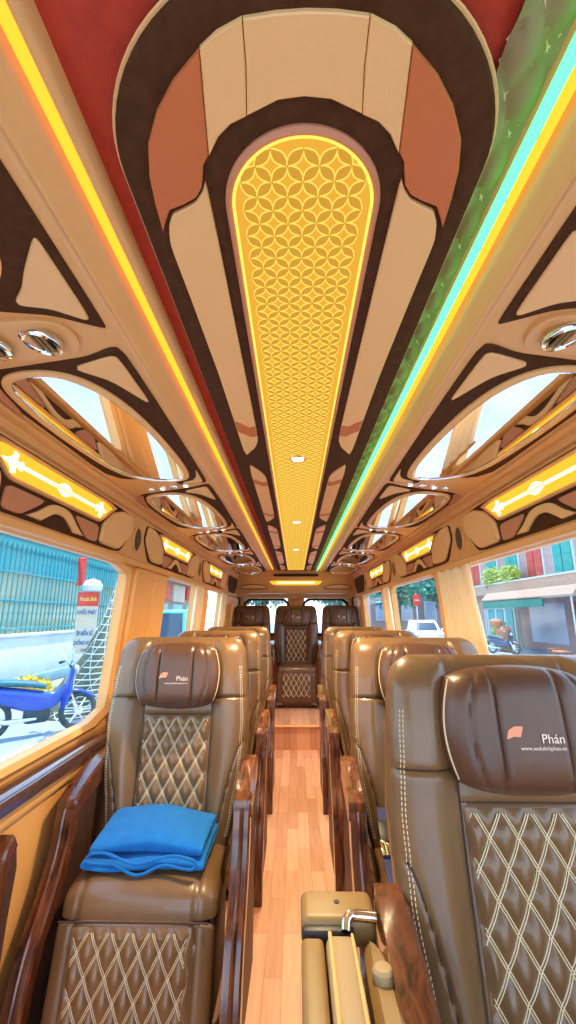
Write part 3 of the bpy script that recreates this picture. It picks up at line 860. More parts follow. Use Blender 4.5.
seat0 = make_seat()
SEATS = [
    (.45, .96, 0, 'brown leather quilted seat at the right front, partly cut off by the picture edge'),
    (-.465, 1.75, 0, 'brown leather quilted seat on the left with the blue blanket on it'),
    (.465, 1.74, 0, 'brown leather quilted seat directly behind the nearest right seat, with a seat belt on it'),
    (-.465, 2.55, 0, 'brown leather quilted seat directly behind the seat with the blue blanket'),
    (.465, 2.57, 0, 'brown leather quilted seat third from the front in the right row'),
    (-.465, 3.42, 0, 'brown leather quilted seat third in the left row, just before the raised rear floor'),
    (.465, 3.42, 0, 'brown leather quilted seat fourth from the front in the right row'),
    (-.552, 5.42, .205, 'dark brown leather seat at the rear left on the raised floor'),
    (0., 5.42, .205, 'dark brown leather seat in the middle of the rear row facing the aisle'),
    (.552, 5.42, .205, 'dark brown leather seat at the rear right on the raised floor')]
for i, (x, y, z, lab) in enumerate(SEATS):
    o = seat0 if i == 0 else copy_tree(seat0)
    o.location = (x, y, z); tag(o, lab, 'seat', 'rear row seats' if z else 'reclining seats along the aisle')
    if z and x:  # the outer rear seats have no armrests of their own
        o.scale = (.88, 1, 1)
        for ch in children(o):
            if ch.name.split('.')[0] in ('armrest_post', 'armrest', 'side_panel'):
                for q in children(ch): bpy.data.objects.remove(q)
                bpy.data.objects.remove(ch)
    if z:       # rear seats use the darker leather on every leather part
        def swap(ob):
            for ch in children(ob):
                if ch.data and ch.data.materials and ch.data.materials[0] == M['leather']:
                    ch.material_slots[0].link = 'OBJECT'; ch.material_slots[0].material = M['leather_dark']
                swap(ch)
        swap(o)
    # rear seats are narrower: they stand shoulder to shoulder and share the aisle armrests

# ------------------------------------------------------------------ blanket on the left seat
def blanket():
    r = empty('folded_blanket', (-.47, 1.60, .455), 'bright blue folded fleece blanket lying on the left front seat', 'blanket')
    b = MB(); rnd = random.Random(3)
    # two folded layers, each a rounded slab with a visible fold roll at the front
    def slab(cx, cy, z0, z1, hw, hd, rot, ph):
        def f(u, v):
            t = 2*PI*u
            # superellipse section in (y, z), swept in x by v
            c, s = math.cos(t), math.sin(t)
            yy = math.copysign(abs(c)**.55, c)*hd; zz = math.copysign(abs(s)**.55, s)*(z1-z0)/2
            x = (2*v-1)*hw
            e = max(0, 1-abs(2*v-1)**8)**.4
            zz *= .6+.4*e; yy *= .96+.04*e
            zz += .006*math.sin(x*19+ph)*(1 if s > 0 else .2)+.005*math.sin(x*9+yy*14+ph)*(1 if s > 0 else .2)
            yy += .008*math.sin(x*13+ph)
            p = Vector((x, yy, 0)); p.rotate(Matrix.Rotation(rot, 3, 'Z'))
            return (cx+p.x, cy+p.y, (z0+z1)/2+zz+.012*(yy/hd))
        b.grid(f, 48, 50, cu=True)
    slab(-.470, 1.600, .463, .496, .185, .115, -.04, .3)
    slab(-.467, 1.612, .495, .536, .176, .105, -.04, 1.7)
    o = b.build('fleece_layers', M['blanket'], r, angle=70)
    # rolled hem along the front edge: a long loop of cloth edge
    h = MB()
    pts = []
    for i in range(41):
        t = i/40; x = -.632+.315*t; y = 1.492-.014*t+.006*math.sin(t*11); z = .490+.010*math.sin(t*8+1)
        pts.append((x, y, z))
    pts2 = [(p[0], p[1]-.006, p[2]-.022-.004*math.sin(i*.4)) for i, p in enumerate(pts)]
    loop = pts+[(pts[-1][0]+.012, pts[-1][1], pts[-1][2]-.011)]+pts2[::-1]+[(pts[0][0]-.012, pts[0][1], pts[0][2]-.011)]
    h.tube(loop, .0045, 8, closed=True); h.build('folded_hem', M['blanket'], o)
blanket()

# teal blanket and seat belt on the second right seat
b = MB()
def tb(u, v):
    t = 2*PI*u; c, s = math.cos(t), math.sin(t)
    yy = math.copysign(abs(c)**.5, c)*.10; zz = math.copysign(abs(s)**.7, s)*.045*(.5+.5*(max(0, 1-abs(2*v-1)**6)))
    x = (2*v-1)*.11
    return (.42+x, 1.62+yy, .500+zz+.005*math.sin(x*30))
b.grid(tb, 40, 30, cu=True)
for e in (0, 1): b.f.append(tuple(i*30+(29 if e else 0) for i in range(40))[::1 if e else -1]); b.mi.append(0)
tag(b.build('folded_blanket', M['teal_cloth'], loc=(.42, 1.62, .455)), 'teal folded cloth on the seat behind the nearest right seat', 'blanket')
sb = empty('seat_belt', (.27, 1.45, .43), 'navy seat belt with a metal tongue hanging beside the second right seat', 'seat belt')
b = MB()
def strap(P, w, t, bb, nrm=Vector((0, -1, 0))):
    P = spline(P, 8); vs = []; fs = []
    for i, p in enumerate(P):
        a = P[max(0, i-1)]; c = P[min(len(P)-1, i+1)]; d = (c-a).normalized(); s_ = d.cross(nrm).normalized(); n_ = s_.cross(d)
        for (u, v) in ((-1, -1), (1, -1), (1, 1), (-1, 1)): vs.append(p+s_*(w/2*u)+n_*(t/2*v))
    n = len(P)
    for i in range(n-1):
        for j in range(4): fs.append((i*4+j, i*4+(j+1) % 4, (i+1)*4+(j+1) % 4, (i+1)*4+j))
    fs += [(0, 1, 2, 3), tuple((n-1)*4+j for j in (3, 2, 1, 0))]
    bb.add(vs, fs)
strap([(.285, 1.665, .56), (.280, 1.60, .52), (.278, 1.54, .475), (.277, 1.45, .440), (.275, 1.375, .425), (.275, 1.345, .36), (.275, 1.338, .26)], .045, .004, b, Vector((0, -.5, .86)))
b.build('webbing', M['belt'], sb)
b = MB(); b.box((.279, 1.555, .492), (.056, .05, .012), .004, Matrix.Rotation(.5, 4, 'X')); b.build('belt_tongue', M['chrome'], sb)
b = MB(); b.box((.279, 1.60, .515), (.05, .07, .022), .006, Matrix.Rotation(.6, 4, 'X')); b.build('belt_buckle', M['black'], sb)

# ------------------------------------------------------------------ folded jump seat in the aisle beside the nearest right seat
js = empty('folding_jump_seat', (.09, .85, 0), 'tan folded jump seat with chrome hinge in the aisle beside the nearest right seat', 'jump seat')
b = MB(); b.box((.066, .990, .632), (.140, .090, .050), .014, seg=4); b.build('mounting_plate', M['tan'], js)
b = MB(); b.lathe([(0, 0), (.0055, 0), (.0055, .002)], 12, Matrix.Translation((.066, .992, .6565))); b.build('screw_hole', M['black'], js)
b = MB(); b.box((.016, .775, .612), (.040, .30, .06), .009, seg=3); b.box((.016, .775, .33), (.038, .29, .52), .010); b.build('seat_pad', M['tan'], js)
b = MB(); b.box((.066, .775, .618), (.054, .30, .06), .014, seg=4); b.box((.066, .775, .34), (.052, .29, .52), .010); pb_ = b.build('back_pad', M['tan_pad'], js)
b = MB(); b.tube([(.047, .922, .648), (.047, .80, .6485), (.047, .63, .6485)], .0035, 8); b.build('pad_piping', M['cream'], pb_)
b = MB(); b.tube([(.0865, .922, .646), (.0865, .80, .647), (.0865, .63, .647)], .0028, 8); b.build('pad_piping', M['cream'], pb_)
P_ = [(.100, .66), (.145, .66), (.150, .80), (.148, .90), (.130, .935), (.104, .94)]
b = MB(); b.prism(chaikin(P_, 2, .2), lambda a, y, h: (a, y, .10+h), 0, .535, .012); cv = b.build('side_cover', M['tan'], js)
b = MB(); b.lathe([(0, .014), (.013, .013), (.0170, .009), (.018, 0), (.018, -.004)], 28, Matrix.Translation((.1265, .845, .637))); b.build('release_knob', M['tan_pad'], cv)
b = MB(); b.box((.045, .938, .630), (.095, .018, .036), .006); b.build('hinge_bar', M['black'], js)
b = MB(); b.tube(spline([(.076, .925, .648), (.080, .938, .658), (.094, .948, .660), (.134, .950, .656)], 8), [.0095]*25, 12); b.build('chrome_hinge', M['chrome'], js)
b = MB(); b.box((.066, .99, .31), (.06, .06, .62), .012); b.build('support_post', M['side_dark'], js)

# curved wooden armrest end at the left picture edge
we = empty('wooden_armrest', (-.79, 1.30, 0), 'dark glossy wooden armrest end against the left wall at the picture edge', 'armrest')
ctr = spline([(1.345, .600), (1.318, .575), (1.30, .50), (1.295, .40), (1.28, .25), (1.26, .1), (1.26, 0)], 6)
o_ = []; i_ = []
for i, p in enumerate(ctr):
    a = ctr[max(0, i-1)]; c = ctr[min(len(ctr)-1, i+1)]; t = (c-a).normalized(); nn = Vector((t.y, -t.x))
    if nn.x > 0: nn = -nn
    o_.append(tuple(p+nn*.022)); i_.append(tuple(p-nn*.022))
b = MB(); b.prism(o_+i_[::-1], lambda a, z, h: (-.795+h, a, z), -.022, .018, .006); b.build('armrest_post', M['wood'], we)
b = MB(); b.prism([(1.28, .05), (1.30, .45), (1.335, .57), (1.36, .585), (1.375, .52), (1.36, .40), (1.34, .05)], lambda a, z, h: (-.80+h, a, z), -.014, .014); b.build('side_panel', M['side_dark'], we)

# ------------------------------------------------------------------ the street outside
GZ = -.6
X = {}
X['road'] = mat('pale_street', (.34, .40, .47), .8, noise=(.22, .30, .40), nscale=.9)
X['white'] = mat('white_render', (.66, .66, .64), .8, noise=(.54, .58, .60), nscale=2)
X['bluegrey'] = mat('blue_grey_base', (.22, .36, .40), .8, noise=(.14, .26, .30), nscale=3)
X['teal'] = rows('teal_sheet', (.05, .36, .38), (.10, .52, .52), 4, 'Y', .6, 'SIN')
X['tealbar'] = mat('teal_bar', (.03, .26, .29), .5)
X['backing'] = mat('grey_green_backing', (.55, .55, .36), .8, noise=(.34, .46, .36), nscale=1.5)
X['bluedoor'] = rows('blue_shutter', (.05, .40, .55), (.18, .60, .70), 5, 'Y', .5, 'SIN')
X['sign'] = mat('sign_white', (.60, .56, .48), .6, noise=(.62, .46, .26), nscale=1.2)
X['signred'] = mat('sign_red', (.72, .05, .03), .6)
X['signyel'] = mat('sign_yellow', (.85, .55, .10), .6)
X['signblue'] = mat('sign_blue', (.005, .12, .32), .6)
X['bark'] = mat('pale_bark', (.20, .20, .12), .9, noise=(.10, .12, .08), nscale=9, bump=1., bscale=25)
X['net'] = mat('white_net', (.80, .84, .80), .8)
X['leafyel'] = mat('yellow_leaf', (.75, .52, .03), .7, noise=(.55, .45, .04), nscale=3)
X['leafgrn'] = mat('green_leaf', (.06, .26, .13), .7, noise=(.03, .20, .18), nscale=2)
X['leafteal'] = mat('bluish_leaf', (.04, .27, .24), .7, noise=(.10, .36, .20), nscale=1.2)
X['leaflime'] = mat('lime_leaf', (.55, .58, .10), .7, noise=(.30, .45, .10), nscale=3)
X['rubber'] = mat('tyre', (.02, .05, .06), .6)
X['bikeblue'] = mat('blue_bike_paint', (.01, .07, .40), .2, coat=.6)
X['bikeseat'] = mat('slate_saddle', (.02, .13, .17), .6)
X['bikedark'] = mat('dark_bike_paint', (.02, .05, .16), .3, coat=.5)
X['carwhite'] = mat('white_car_paint', (.86, .87, .92), .2, coat=.6)
X['carteal'] = mat('teal_car_paint', (.03, .42, .48), .25, coat=.6)
X['carglass'] = mat('dark_car_glass', (.02, .05, .09), .05)
X['pinkwall'] = mat('pale_pink_render', (.50, .33, .30), .8, noise=(.42, .27, .25), nscale=.6)
X['cream'] = mat('cream_render', (.50, .31, .22), .8)
X['shutter'] = rows('green_shutter', (.01, .28, .24), (.02, .38, .32), 6, 'Z', .6, 'SIN')
X['door'] = mat('teal_door', (.02, .34, .36), .5)
X['awning'] = mat('beige_awning', (.44, .27, .19), .8)
X['awngreen'] = mat('green_awning', (.01, .20, .15), .7)
X['shopglass'] = mat('pale_shop_glass', (.50, .50, .60), .15)
X['pot'] = mat('terracotta_pot', (.55, .20, .10), .8)
X['trunk'] = mat('dark_trunk', (.12, .09, .07), .9)
X['redwall'] = mat('red_board', (.60, .07, .05), .6)

b = MB(); b.box((0, 30, GZ-.05), (160, 130, .1)); struct(b.build('ground', X['road'], loc=(0, 30, GZ)))

# left: low white wall with a teal picket fence
def lowwall():
    b = MB(); b.box((-7.10, 10.4, .17), (.30, 15.2, 1.04), .03); b.box((-7.10, 10.4, .70), (.40, 15.2, .08), .02)
    w_ = b.build('garden_wall', X['white'], loc=(-7.10, 10.4, GZ))
    w_['kind'] = 'structure'
    b = MB(); b.box((-7.05, 10.4, GZ+.14), (.42, 15.2, .28), .04); b.build('wall_base', X['bluegrey'], w_)
lowwall()
fe = empty('picket_fence', (-7.10, 10.4, .66), 'teal metal picket fence on top of the low white wall outside the left window', 'fence')
b = MB(); b.box((-7.23, 10.4, 1.95), (.04, 15.2, 2.5)); b.build('backing_sheet', X['backing'], fe)
b = MB(); b.box((-7.21, 10.4, 2.72), (.03, 15.2, .95)); b.build('upper_sheet', X['teal'], fe)
for z in (.86, 1.55, 2.25, 3.15):
    b = MB(); b.box((-7.10, 10.4, z), (.05, 15.2, .05), .01); b.build('rail', X['tealbar'], fe)
b = MB(); b.box((-7.10, 3., 1.75), (.022, .03, 2.15)); b.lathe([(0, .14), (.035, .03), (0, 0)], 8, Matrix.Translation((-7.10, 3., 1.2)))
b.lathe([(.0, .22), (.05, .05), (.02, 0)], 8, Matrix.Translation((-7.10, 3., 2.8)))
p0 = b.build('picket', X['tealbar'], fe)
for k in range(1, 72):
    c = p0.copy(); C.objects.link(c); c.parent = fe; c.location = (0, .2*k, 0)
b = MB(); b.box((-7.15, 10.4, 3.45), (.5, 15.4, .35), .04); b.build('top_beam', X['white'], fe)

g = empty('shutter_gate', (-7.5, 21., GZ), 'tall bright blue ribbed shutter gate beyond the picket fence', 'gate')
b = MB(); b.box((-7.5, 21., 1.3), (.12, 5.6, 3.8)); b.build('shutter', X['bluedoor'], g)
b = MB(); b.box((-7.5, 18.3, 1.4), (.3, .25, 4.0), .02); b.build('gate_post', X['tealbar'], g)
b = MB(); b.box((-7.5, 21., 3.3), (.3, 5.9, .25), .02); b.build('gate_lintel', X['tealbar'], g)

# banner sign on a pole
s = empty('banner_sign', (-5.75, 12.1, GZ), 'white and red upright banner sign with blue lettering by the net-wrapped tree', 'sign')
def BF(a, z, h=0.): return (-5.75+a*.95+h*.3, 12.1+a*.31-h*.95, z)
b = MB(); b.prism([(-.27, .18), (.27, .18), (.27, 1.80), (-.27, 1.80)], BF, -.02, .02); b.build('banner_board', X['sign'], s)
b = MB(); b.prism([(-.27, 1.44), (.27, 1.44), (.27, 1.82), (-.27, 1.82)], BF, .018, .028); b.build('red_header', X['signred'], s)
def lettering(txt, size, z, m, x0=0.):
    vs, fs = text_mesh(txt, size, 'CENTER', .004); b = MB(); b.add([BF(x*.56+x0, y+z, .034) for x, y, _ in vs], fs); b.build('lettering', m, s, flat=True)
lettering('Honda Bình', .16, 1.58, X['signyel']); lettering('KHIỂU PHÁT', .15, 1.22, X['signblue'])
lettering('ÉP BIỂN SỐ', .15, .66, X['signblue']); lettering('CHỐNG NƯỚC', .14, .42, X['signblue']); lettering('LH 09', .09, .25, X['signblue'])
b = MB(); b.tube([(-5.75, 12.2, GZ), (-5.75, 12.2, 2.2)], .03, 10); b.build('sign_pole', X['tealbar'], s)
b = MB(); b.lathe([(0, 2.2), (.18, 2.14), (.28, 2.0), (.26, 1.86), (0, 1.83)], 20, Matrix.Translation((-5.7, 12.15, 0))); b.build('pole_cap', X['white'], s)
b = MB()
b.grid(lambda u, v: (-6.10+.22*u+.02*math.sin(v*5), 12.0+.03*math.sin(u*6+v*3), 2.0+.78*v), 10, 16)
r = b.build('red_flag', X['signred'], loc=(-6.0, 12.0, 2.0)); md = r.modifiers.new('thick', 'SOLIDIFY'); md.thickness = .02
tag(r, 'narrow red cloth flag hanging above the banner sign outside the left window', 'flag')

# net-wrapped leaning tree trunk
tr = empty('leaning_tree', (-4.2, 8.7, GZ), 'leaning tree trunk wrapped in white netting outside the left front window', 'tree')
ax = spline([(-4.22, 8.7, -.65), (-4.02, 8.7, -.2), (-3.78, 8.7, .4), (-3.54, 8.75, 1.2), (-3.30, 8.8, 2.2), (-2.95, 8.9, 3.4), (-2.6, 9.0, 5)], 6)
rad = [lerp_tab([(-.65, .62), (-.2, .46), (.4, .32), (1.2, .23), (2.2, .20), (5, .14)], p.z) for p in ax]
b = MB(); b.tube(ax, rad, 20); tk = b.build('trunk', X['bark'], tr)
b = MB()
for sg in (1, -1):
    for q in range(9):
        pts = []
        for i in range(150):
            f = i/149*.72; k = f*(len(ax)-1); i0 = int(k); p = ax[i0].lerp(ax[min(i0+1, len(ax)-1)], k-i0); rr = rad[i0]+(rad[min(i0+1, len(ax)-1)]-rad[i0])*(k-i0)+.012
            an = sg*(f*5.+q*2*PI/9); pts.append((p.x+rr*math.cos(an), p.y+rr*math.sin(an), p.z))
        b.tube(pts, .007, 4)
for q in range(26):
    f = q/26*.72; k = f*(len(ax)-1); i0 = int(k); p = ax[i0].lerp(ax[i0+1], k-i0); rr = rad[i0]+(rad[i0+1]-rad[i0])*(k-i0)+.014
    b.tube([(p.x+rr*math.cos(j*PI/10), p.y+rr*math.sin(j*PI/10), p.z+.03*math.sin(j*PI/10)) for j in range(20)], .012, 4, closed=True)
b.build('netting', X['net'], tk)

def leaf_cloud(b, c, r, n, size, rnd, sq=(1, 1, 1), mi=0):
    for _ in range(n):
        v = Vector((rnd.gauss(0, 1), rnd.gauss(0, 1), rnd.gauss(0, 1))); v.normalize(); v *= r*rnd.random()**.4
        p = Vector(c)+Vector((v.x*sq[0], v.y*sq[1], v.z*sq[2]))
        d = Vector((rnd.gauss(0, 1), rnd.gauss(0, 1), rnd.gauss(0, .7))).normalized(); e = d.orthogonal().normalized(); l = size*rnd.uniform(.6, 1.3)
        k = d.cross(e)*l*.12
        b.add([p, p+d*l*.5+e*l*.28+k, p+d*l, p+d*l*.5-e*l*.28+k], [(0, 1, 2, 3)], mi)
rnd = random.Random(5)
for i, (x, y, r_, lab) in enumerate(((-6.1, 8.3, .36, 'yellow leafy shrub at the foot of the white wall, nearer the picture edge'), (-5.8, 9.9, .34, 'yellow leafy shrub at the foot of the white wall, behind the blue motorbike'))):
    t = empty('yellow_shrub', (x, y, GZ), lab, 'shrub', 'yellow shrubs by the wall')
    b = MB(); leaf_cloud(b, (x, y, GZ+.26), r_, 500, .12, rnd, (1.5, 1, .7)); b.build('foliage', X['leafyel'], t, flat=True)
    b = MB(); b.tube([(x, y, GZ), (x, y, GZ+.3)], .02, 6); b.build('stem', X['trunk'], t)

def motorbike(loc, rz, label, paint, seatm, group=None):
    r = empty('motorbike', (0, 0, 0), label, 'motorbike', group)
    for x in (-.60, .62):
        b = MB(); b.tube([(x+.25*math.cos(i*PI/14), 0, .29+.25*math.sin(i*PI/14)) for i in range(28)], .045, 8, closed=True)
        wh = b.build('wheel', X['rubber'], r)
        h = MB(); h.tube([(x, -.06, .29), (x, .06, .29)], .06, 14)
        for i in range(6): h.tube([(x, 0, .29), (x+.22*math.cos(i*PI/3), 0, .29+.22*math.sin(i*PI/3))], .012, 6)
        h.build('hub', M['chrome'], wh)
    def loftb(S, name, m, par, n=18):
        S2 = spline(S, 5); b = MB(); vs = []; fs = []
        for p in S2:
            x, z, hw, hh = p
            for j in range(n):
                a = 2*PI*j/n; vs.append((x, hw*math.copysign(abs(math.cos(a))**.8, math.cos(a)), z+hh*math.copysign(abs(math.sin(a))**.8, math.sin(a))))
        K = len(S2)
        fs = [(i*n+j, i*n+(j+1) % n, (i+1)*n+(j+1) % n, (i+1)*n+j) for i in range(K-1) for j in range(n)]+[tuple(range(n))[::-1], tuple((K-1)*n+j for j in range(n))]
        b.add(vs, fs); return b.build(name, m, par)
    loftb([Vector(q) for q in ((-.82, .74, .03, .03), (-.6, .66, .11, .10), (-.25, .55, .14, .16), (.05, .48, .12, .16), (.25, .50, .08, .12), (.38, .62, .07, .10))], 'body_fairing', paint, r)
    loftb([Vector(q) for q in ((.34, .42, .05, .12), (.42, .62, .19, .24), (.47, .80, .17, .20), (.46, .98, .10, .10))], 'front_shield', paint, r)
    loftb([Vector(q) for q in ((-.78, .80, .06, .03), (-.5, .80, .13, .05), (-.15, .76, .13, .05), (.10, .70, .07, .04))], 'saddle', seatm, r)
    loftb([Vector(q) for q in ((.40, .60, .06, .03), (.62, .59, .075, .03), (.85, .48, .06, .03))], 'front_mudguard', paint, r)
    loftb([Vector(q) for q in ((-.90, .48, .05, .02), (-.72, .60, .075, .03), (-.5, .58, .06, .03))], 'rear_mudguard', seatm, r)
    b = MB(); b.tube(spline([(.36, -.34, 1.02), (.42, -.22, 1.04), (.45, 0, 1.0), (.42, .22, 1.04), (.36, .34, 1.02)], 6), .016, 8); hb = b.build('handlebar', M['chrome'], r)
    for sg in (-1, 1):
        b = MB(); b.tube([(.37, sg*.27, 1.03), (.35, sg*.37, 1.01)], .022, 8); b.build('grip', X['rubber'], hb)
        b = MB(); b.tube([(.42, sg*.2, 1.05), (.38, sg*.30, 1.22)], .007, 6); b.lathe([(0, .01), (.05, .006), (.055, -.006), (0, -.012)], 14, Matrix.Translation((.38, sg*.31, 1.24)) @ Matrix.Rotation(PI/2, 4, 'Y')); b.build('wing_mirror', M['chrome'], hb)
        b = MB(); b.tube([(.46, sg*.07, .60), (.62, sg*.07, .29)], .022, 8); b.build('fork', M['chrome'], r)
    b = MB(); b.lathe([(0, .04), (.06, .03), (.08, 0), (.05, -.06)], 18, Matrix.Translation((.53, 0, .92)) @ Matrix.Rotation(PI/2, 4, 'Y')); b.build('headlight', X['white'], r)
    b = MB(); b.tube([(0, -.12, .26), (-.4, -.14, .26), (-.8, -.15, .36)], [.02, .04, .045], 10); b.build('exhaust', M['chrome'], r)
    b = MB(); b.box((.02, 0, .30), (.36, .20, .24), .06); b.build('engine', X['rubber'], r)
    b = MB(); b.box((-.86, 0, .68), (.05, .13, .06), .015); b.build('tail_light', X['signred'], r)
    r.location = loc; r.rotation_euler = (0, 0, rz); return r
motorbike((-4.05, 7.15, GZ), .70, 'blue motorbike with slate saddle parked beside the net-wrapped tree', X['bikeblue'], X['bikeseat'])

def car(loc, rz, label, paint, h=1.5, kind='car'):
    r = empty('parked_car' if kind == 'car' else 'parked_van', (0, 0, 0), label, kind)
    low = [(-2.1, .25), (-2.15, .55), (-2.05, .82), (-1.5, .92), (1.0, .95), (1.85, .82), (2.12, .6), (2.15, .3), (2.1, .22), (-2.05, .22)]
    b = MB(); b.prism(chaikin(low, 2, .2), lambda a, z, k: (a, k, z), -.86, .86, .06); body = b.build('body', paint, r)
    top = [(-1.75, .88), (-1.45, h-.12), (-1.1, h), (.15, h), (.5, h-.10), (1.15, .88)]
    if kind == 'van': top = [(-2.05, .88), (-2.0, h-.1), (-1.8, h), (1.0, h), (1.3, h-.10), (1.7, .88)]
    b = MB(); b.prism(chaikin(top, 1, .15), lambda a, z, k: (a, k*(1-.12*(z-.88)/.6), z), -.78, .78, .05); b.build('roof', paint, r)
    gl = [(p[0]*.90+.0, .92+(p[1]-.88)*.84) for p in top]
    for sg in (-1, 1):
        b = MB(); b.prism(gl, lambda a, z, k: (a, sg*(.785*(1-.12*(z-.88)/.6)+k), z), -.02, .006); b.build('side_window', X['carglass'], r)
    xw0, xw1 = top[-1][0], top[-2][0]
    b = MB(); b.prism([(-.62, .92), (.62, .92), (.54, h-.14), (-.54, h-.14)], lambda k, z, q: (xw0+(xw1-xw0)*(z-.88)/(h-.10-.88)+q, k, z), -.06, .02); b.build('windscreen', X['carglass'], r)
    xr0, xr1 = top[0][0], top[1][0]
    b = MB(); b.prism([(-.6, .95), (.6, .95), (.52, h-.15), (-.52, h-.15)], lambda k, z, q: (xr0+(xr1-xr0)*(z-.88)/(h-.12-.88)-q, k, z), -.06, .02); b.build('rear_window', X['carglass'], r)
    for x in (-1.3, 1.35):
        for sg in (-1, 1):
            b = MB(); b.lathe([(.0, .10), (.19, .10), (.21, .07), (.31, .08), (.33, 0), (.31, -.10), (0, -.10)], 24, Matrix.Translation((x, sg*.78, .33)) @ Matrix.Rotation(-sg*PI/2, 4, 'X')); w_ = b.build('wheel', X['rubber'], r)
            b = MB(); b.lathe([(0, .11), (.17, .108), (.19, .095)], 20, Matrix.Translation((x, sg*.78, .33)) @ Matrix.Rotation(-sg*PI/2, 4, 'X')); b.build('hub_cap', M['chrome'], w_)
    for sg in (-1, 1):
        b = MB(); b.box((2.02, sg*.62, .66), (.16, .34, .14), .05); b.build('headlight', X['shopglass'], r)
        b = MB(); b.box((.75, sg*.93, .98), (.14, .16, .11), .04); b.build('wing_mirror', paint, r)
    b = MB(); b.box((2.11, 0, .50), (.08, 1.0, .16), .03); b.build('grille', X['carglass'], r)
    r.location = loc; r.rotation_euler = (0, 0, rz); return r
car((7.9, 27.5, GZ), -PI/2-.12, 'white car parked outside the right middle window, facing the van', X['carwhite'])
car((-4.7, 17.0, GZ), -PI/2+.1, 'teal van parked in the street behind the left middle window', X['carteal'], 2.0, 'van')

# far left: shop with red signs
sh = empty('shop_building', (-10, 30, GZ), 'pale shop with red and white sign boards far outside the left rear windows', 'building')
b = MB(); b.box((-11, 31, 3), (6, 13, 7.2)); b.build('wall', X['cream'], sh)
for k, (y, m, z, hh) in enumerate(((26, X['signred'], 2.6, 1.0), (29.5, X['sign'], 2.6, 1.1), (33, X['signred'], 2.7, .9))):
    b = MB(); b.box((-7.9, y, z), (.2, 2.8, hh), .03); b.build('sign_board', m, sh)
for y in (26, 29.5, 33, 36):
    b = MB(); b.box((-7.96, y, .75), (.12, 2.4, 2.3), .02); b.build('shutter', X['bluedoor'], sh)
b = MB(); b.box((-7.4, 31, 3.6), (1.4, 13, .12), .02); b.build('canopy', X['redwall'], sh)

# right: two-storey house front with awning
hb_ = empty('house_front', (14, 26, GZ), 'two storey pale house with balcony, green shutters and awning outside the right front window', 'building')
def FX(y, z, h=0.): return (13.0-h, y, z)
FY0, FY1 = 8., 33.
def fpl(name, y0, y1, z0, z1, m, h0=0., h1=.06, par=hb_, bev=.0):
    b = MB(); b.prism([(y0, z0), (y1, z0), (y1, z1), (y0, z1)], FX, h0, h1, bev); return b.build(name, m, par)
b = MB(); b.box((15.5, (FY0+FY1)/2, 3.3), (5.0, FY1-FY0, 7.8)); b.build('wall', X['pinkwall'], hb_)
fpl('balcony_slab', FY0, FY1, 2.42, 2.62, X['cream'], 0, 1.0)
fpl('balcony_parapet', FY0, FY1, 2.62, 2.98, X['cream'], .90, 1.0)
fpl('parapet_cap', FY0, FY1, 2.98, 3.07, X['white'], .85, 1.05)
k = 0
for y in (12.6, 15.4, 18.2, 20.9, 23.4, 25.9, 28.6, 31.2):
    fpl('window_surround', y-.85, y+.85, 2.6, 5.9, X['white'], 0, .08)
    for sg in (-1, 1): fpl('shutter', y+sg*.38-.33, y+sg*.38+.33, 2.7, 5.7, X['shutter'] if k % 3 != 1 else X['redwall'], .08, .14)
    k += 1
# ground floor
df = fpl('door_frame', 25.9, 29.6, GZ, 1.75, X['white'], 0, .25)
for y in (26.5, 27.7, 28.9): fpl('door_panel', y-.42, y+.42, GZ+.1, 1.55, X['door'], .25, .30)
fpl('gable_hood', 25.7, 29.8, 1.75, 2.0, X['cream'], 0, .6)
fpl('shop_window', 21.4, 24.6, -.2, 1.8, X['shopglass'], 0, .06)
fpl('red_door', 19.2, 20.8, GZ, 1.8, X['redwall'], 0, .08)
fpl('red_poster', 17.2, 18.6, .2, 1.4, X['signred'], 0, .08)
fpl('notice', 17.4, 18.4, 1.5, 1.9, X['signblue'], 0, .06)
fpl('shop_window', 12.5, 16.6, -.2, 1.8, X['shopglass'], 0, .06)
aw = empty('awning', (12, 21.5, 2.0), 'beige sloping shop awning with green hanging valance outside the right front window', 'awning')
b = MB(); b.prism([(0, 2.40), (1.9, 2.40), (2.2, 2.02), (2.2, 1.92), (0, 2.2)], lambda h, z, y: (13.0-h, 21.4+y, z), -4.2, 4.2); b.build('canopy', X['awning'], aw)
b = MB(); b.prism([(2.12, 1.96), (2.20, 1.96), (2.20, 1.56), (2.12, 1.56)], lambda h, z, y: (13.0-h, 22.4+y, z), -3.0, 3.1); b.build('valance', X['awngreen'], aw)
for y in (17.4, 25.4):
    b = MB(); b.tube([(10.85, y, GZ), (10.85, y, 1.98)], .035, 8); b.build('post', X['white'], aw)
for i, (y, r_, m, w_) in enumerate(((26.8, .75, X['leaflime'], 'lime green leafy plant on the balcony left of the green shutters'), (24.6, .6, X['leaflime'], 'lime green leafy plant on the balcony beside the nearer shutter'))):
    t = empty('balcony_plant', (12.3, y, 2.62), w_, 'plant', 'plants on the balcony')
    b = MB(); leaf_cloud(b, (12.15, y, 3.45), r_, 420, .26, rnd, (.7, 1.3, .8)); b.build('foliage', X['leaflime'], t, flat=True)
    b = MB(); b.lathe([(.16, 2.625), (.24, 3.04), (.27, 3.08), (.22, 3.06)], 16, Matrix.Translation((12.4, y, 0))); b.build('pot', X['pot'], t)
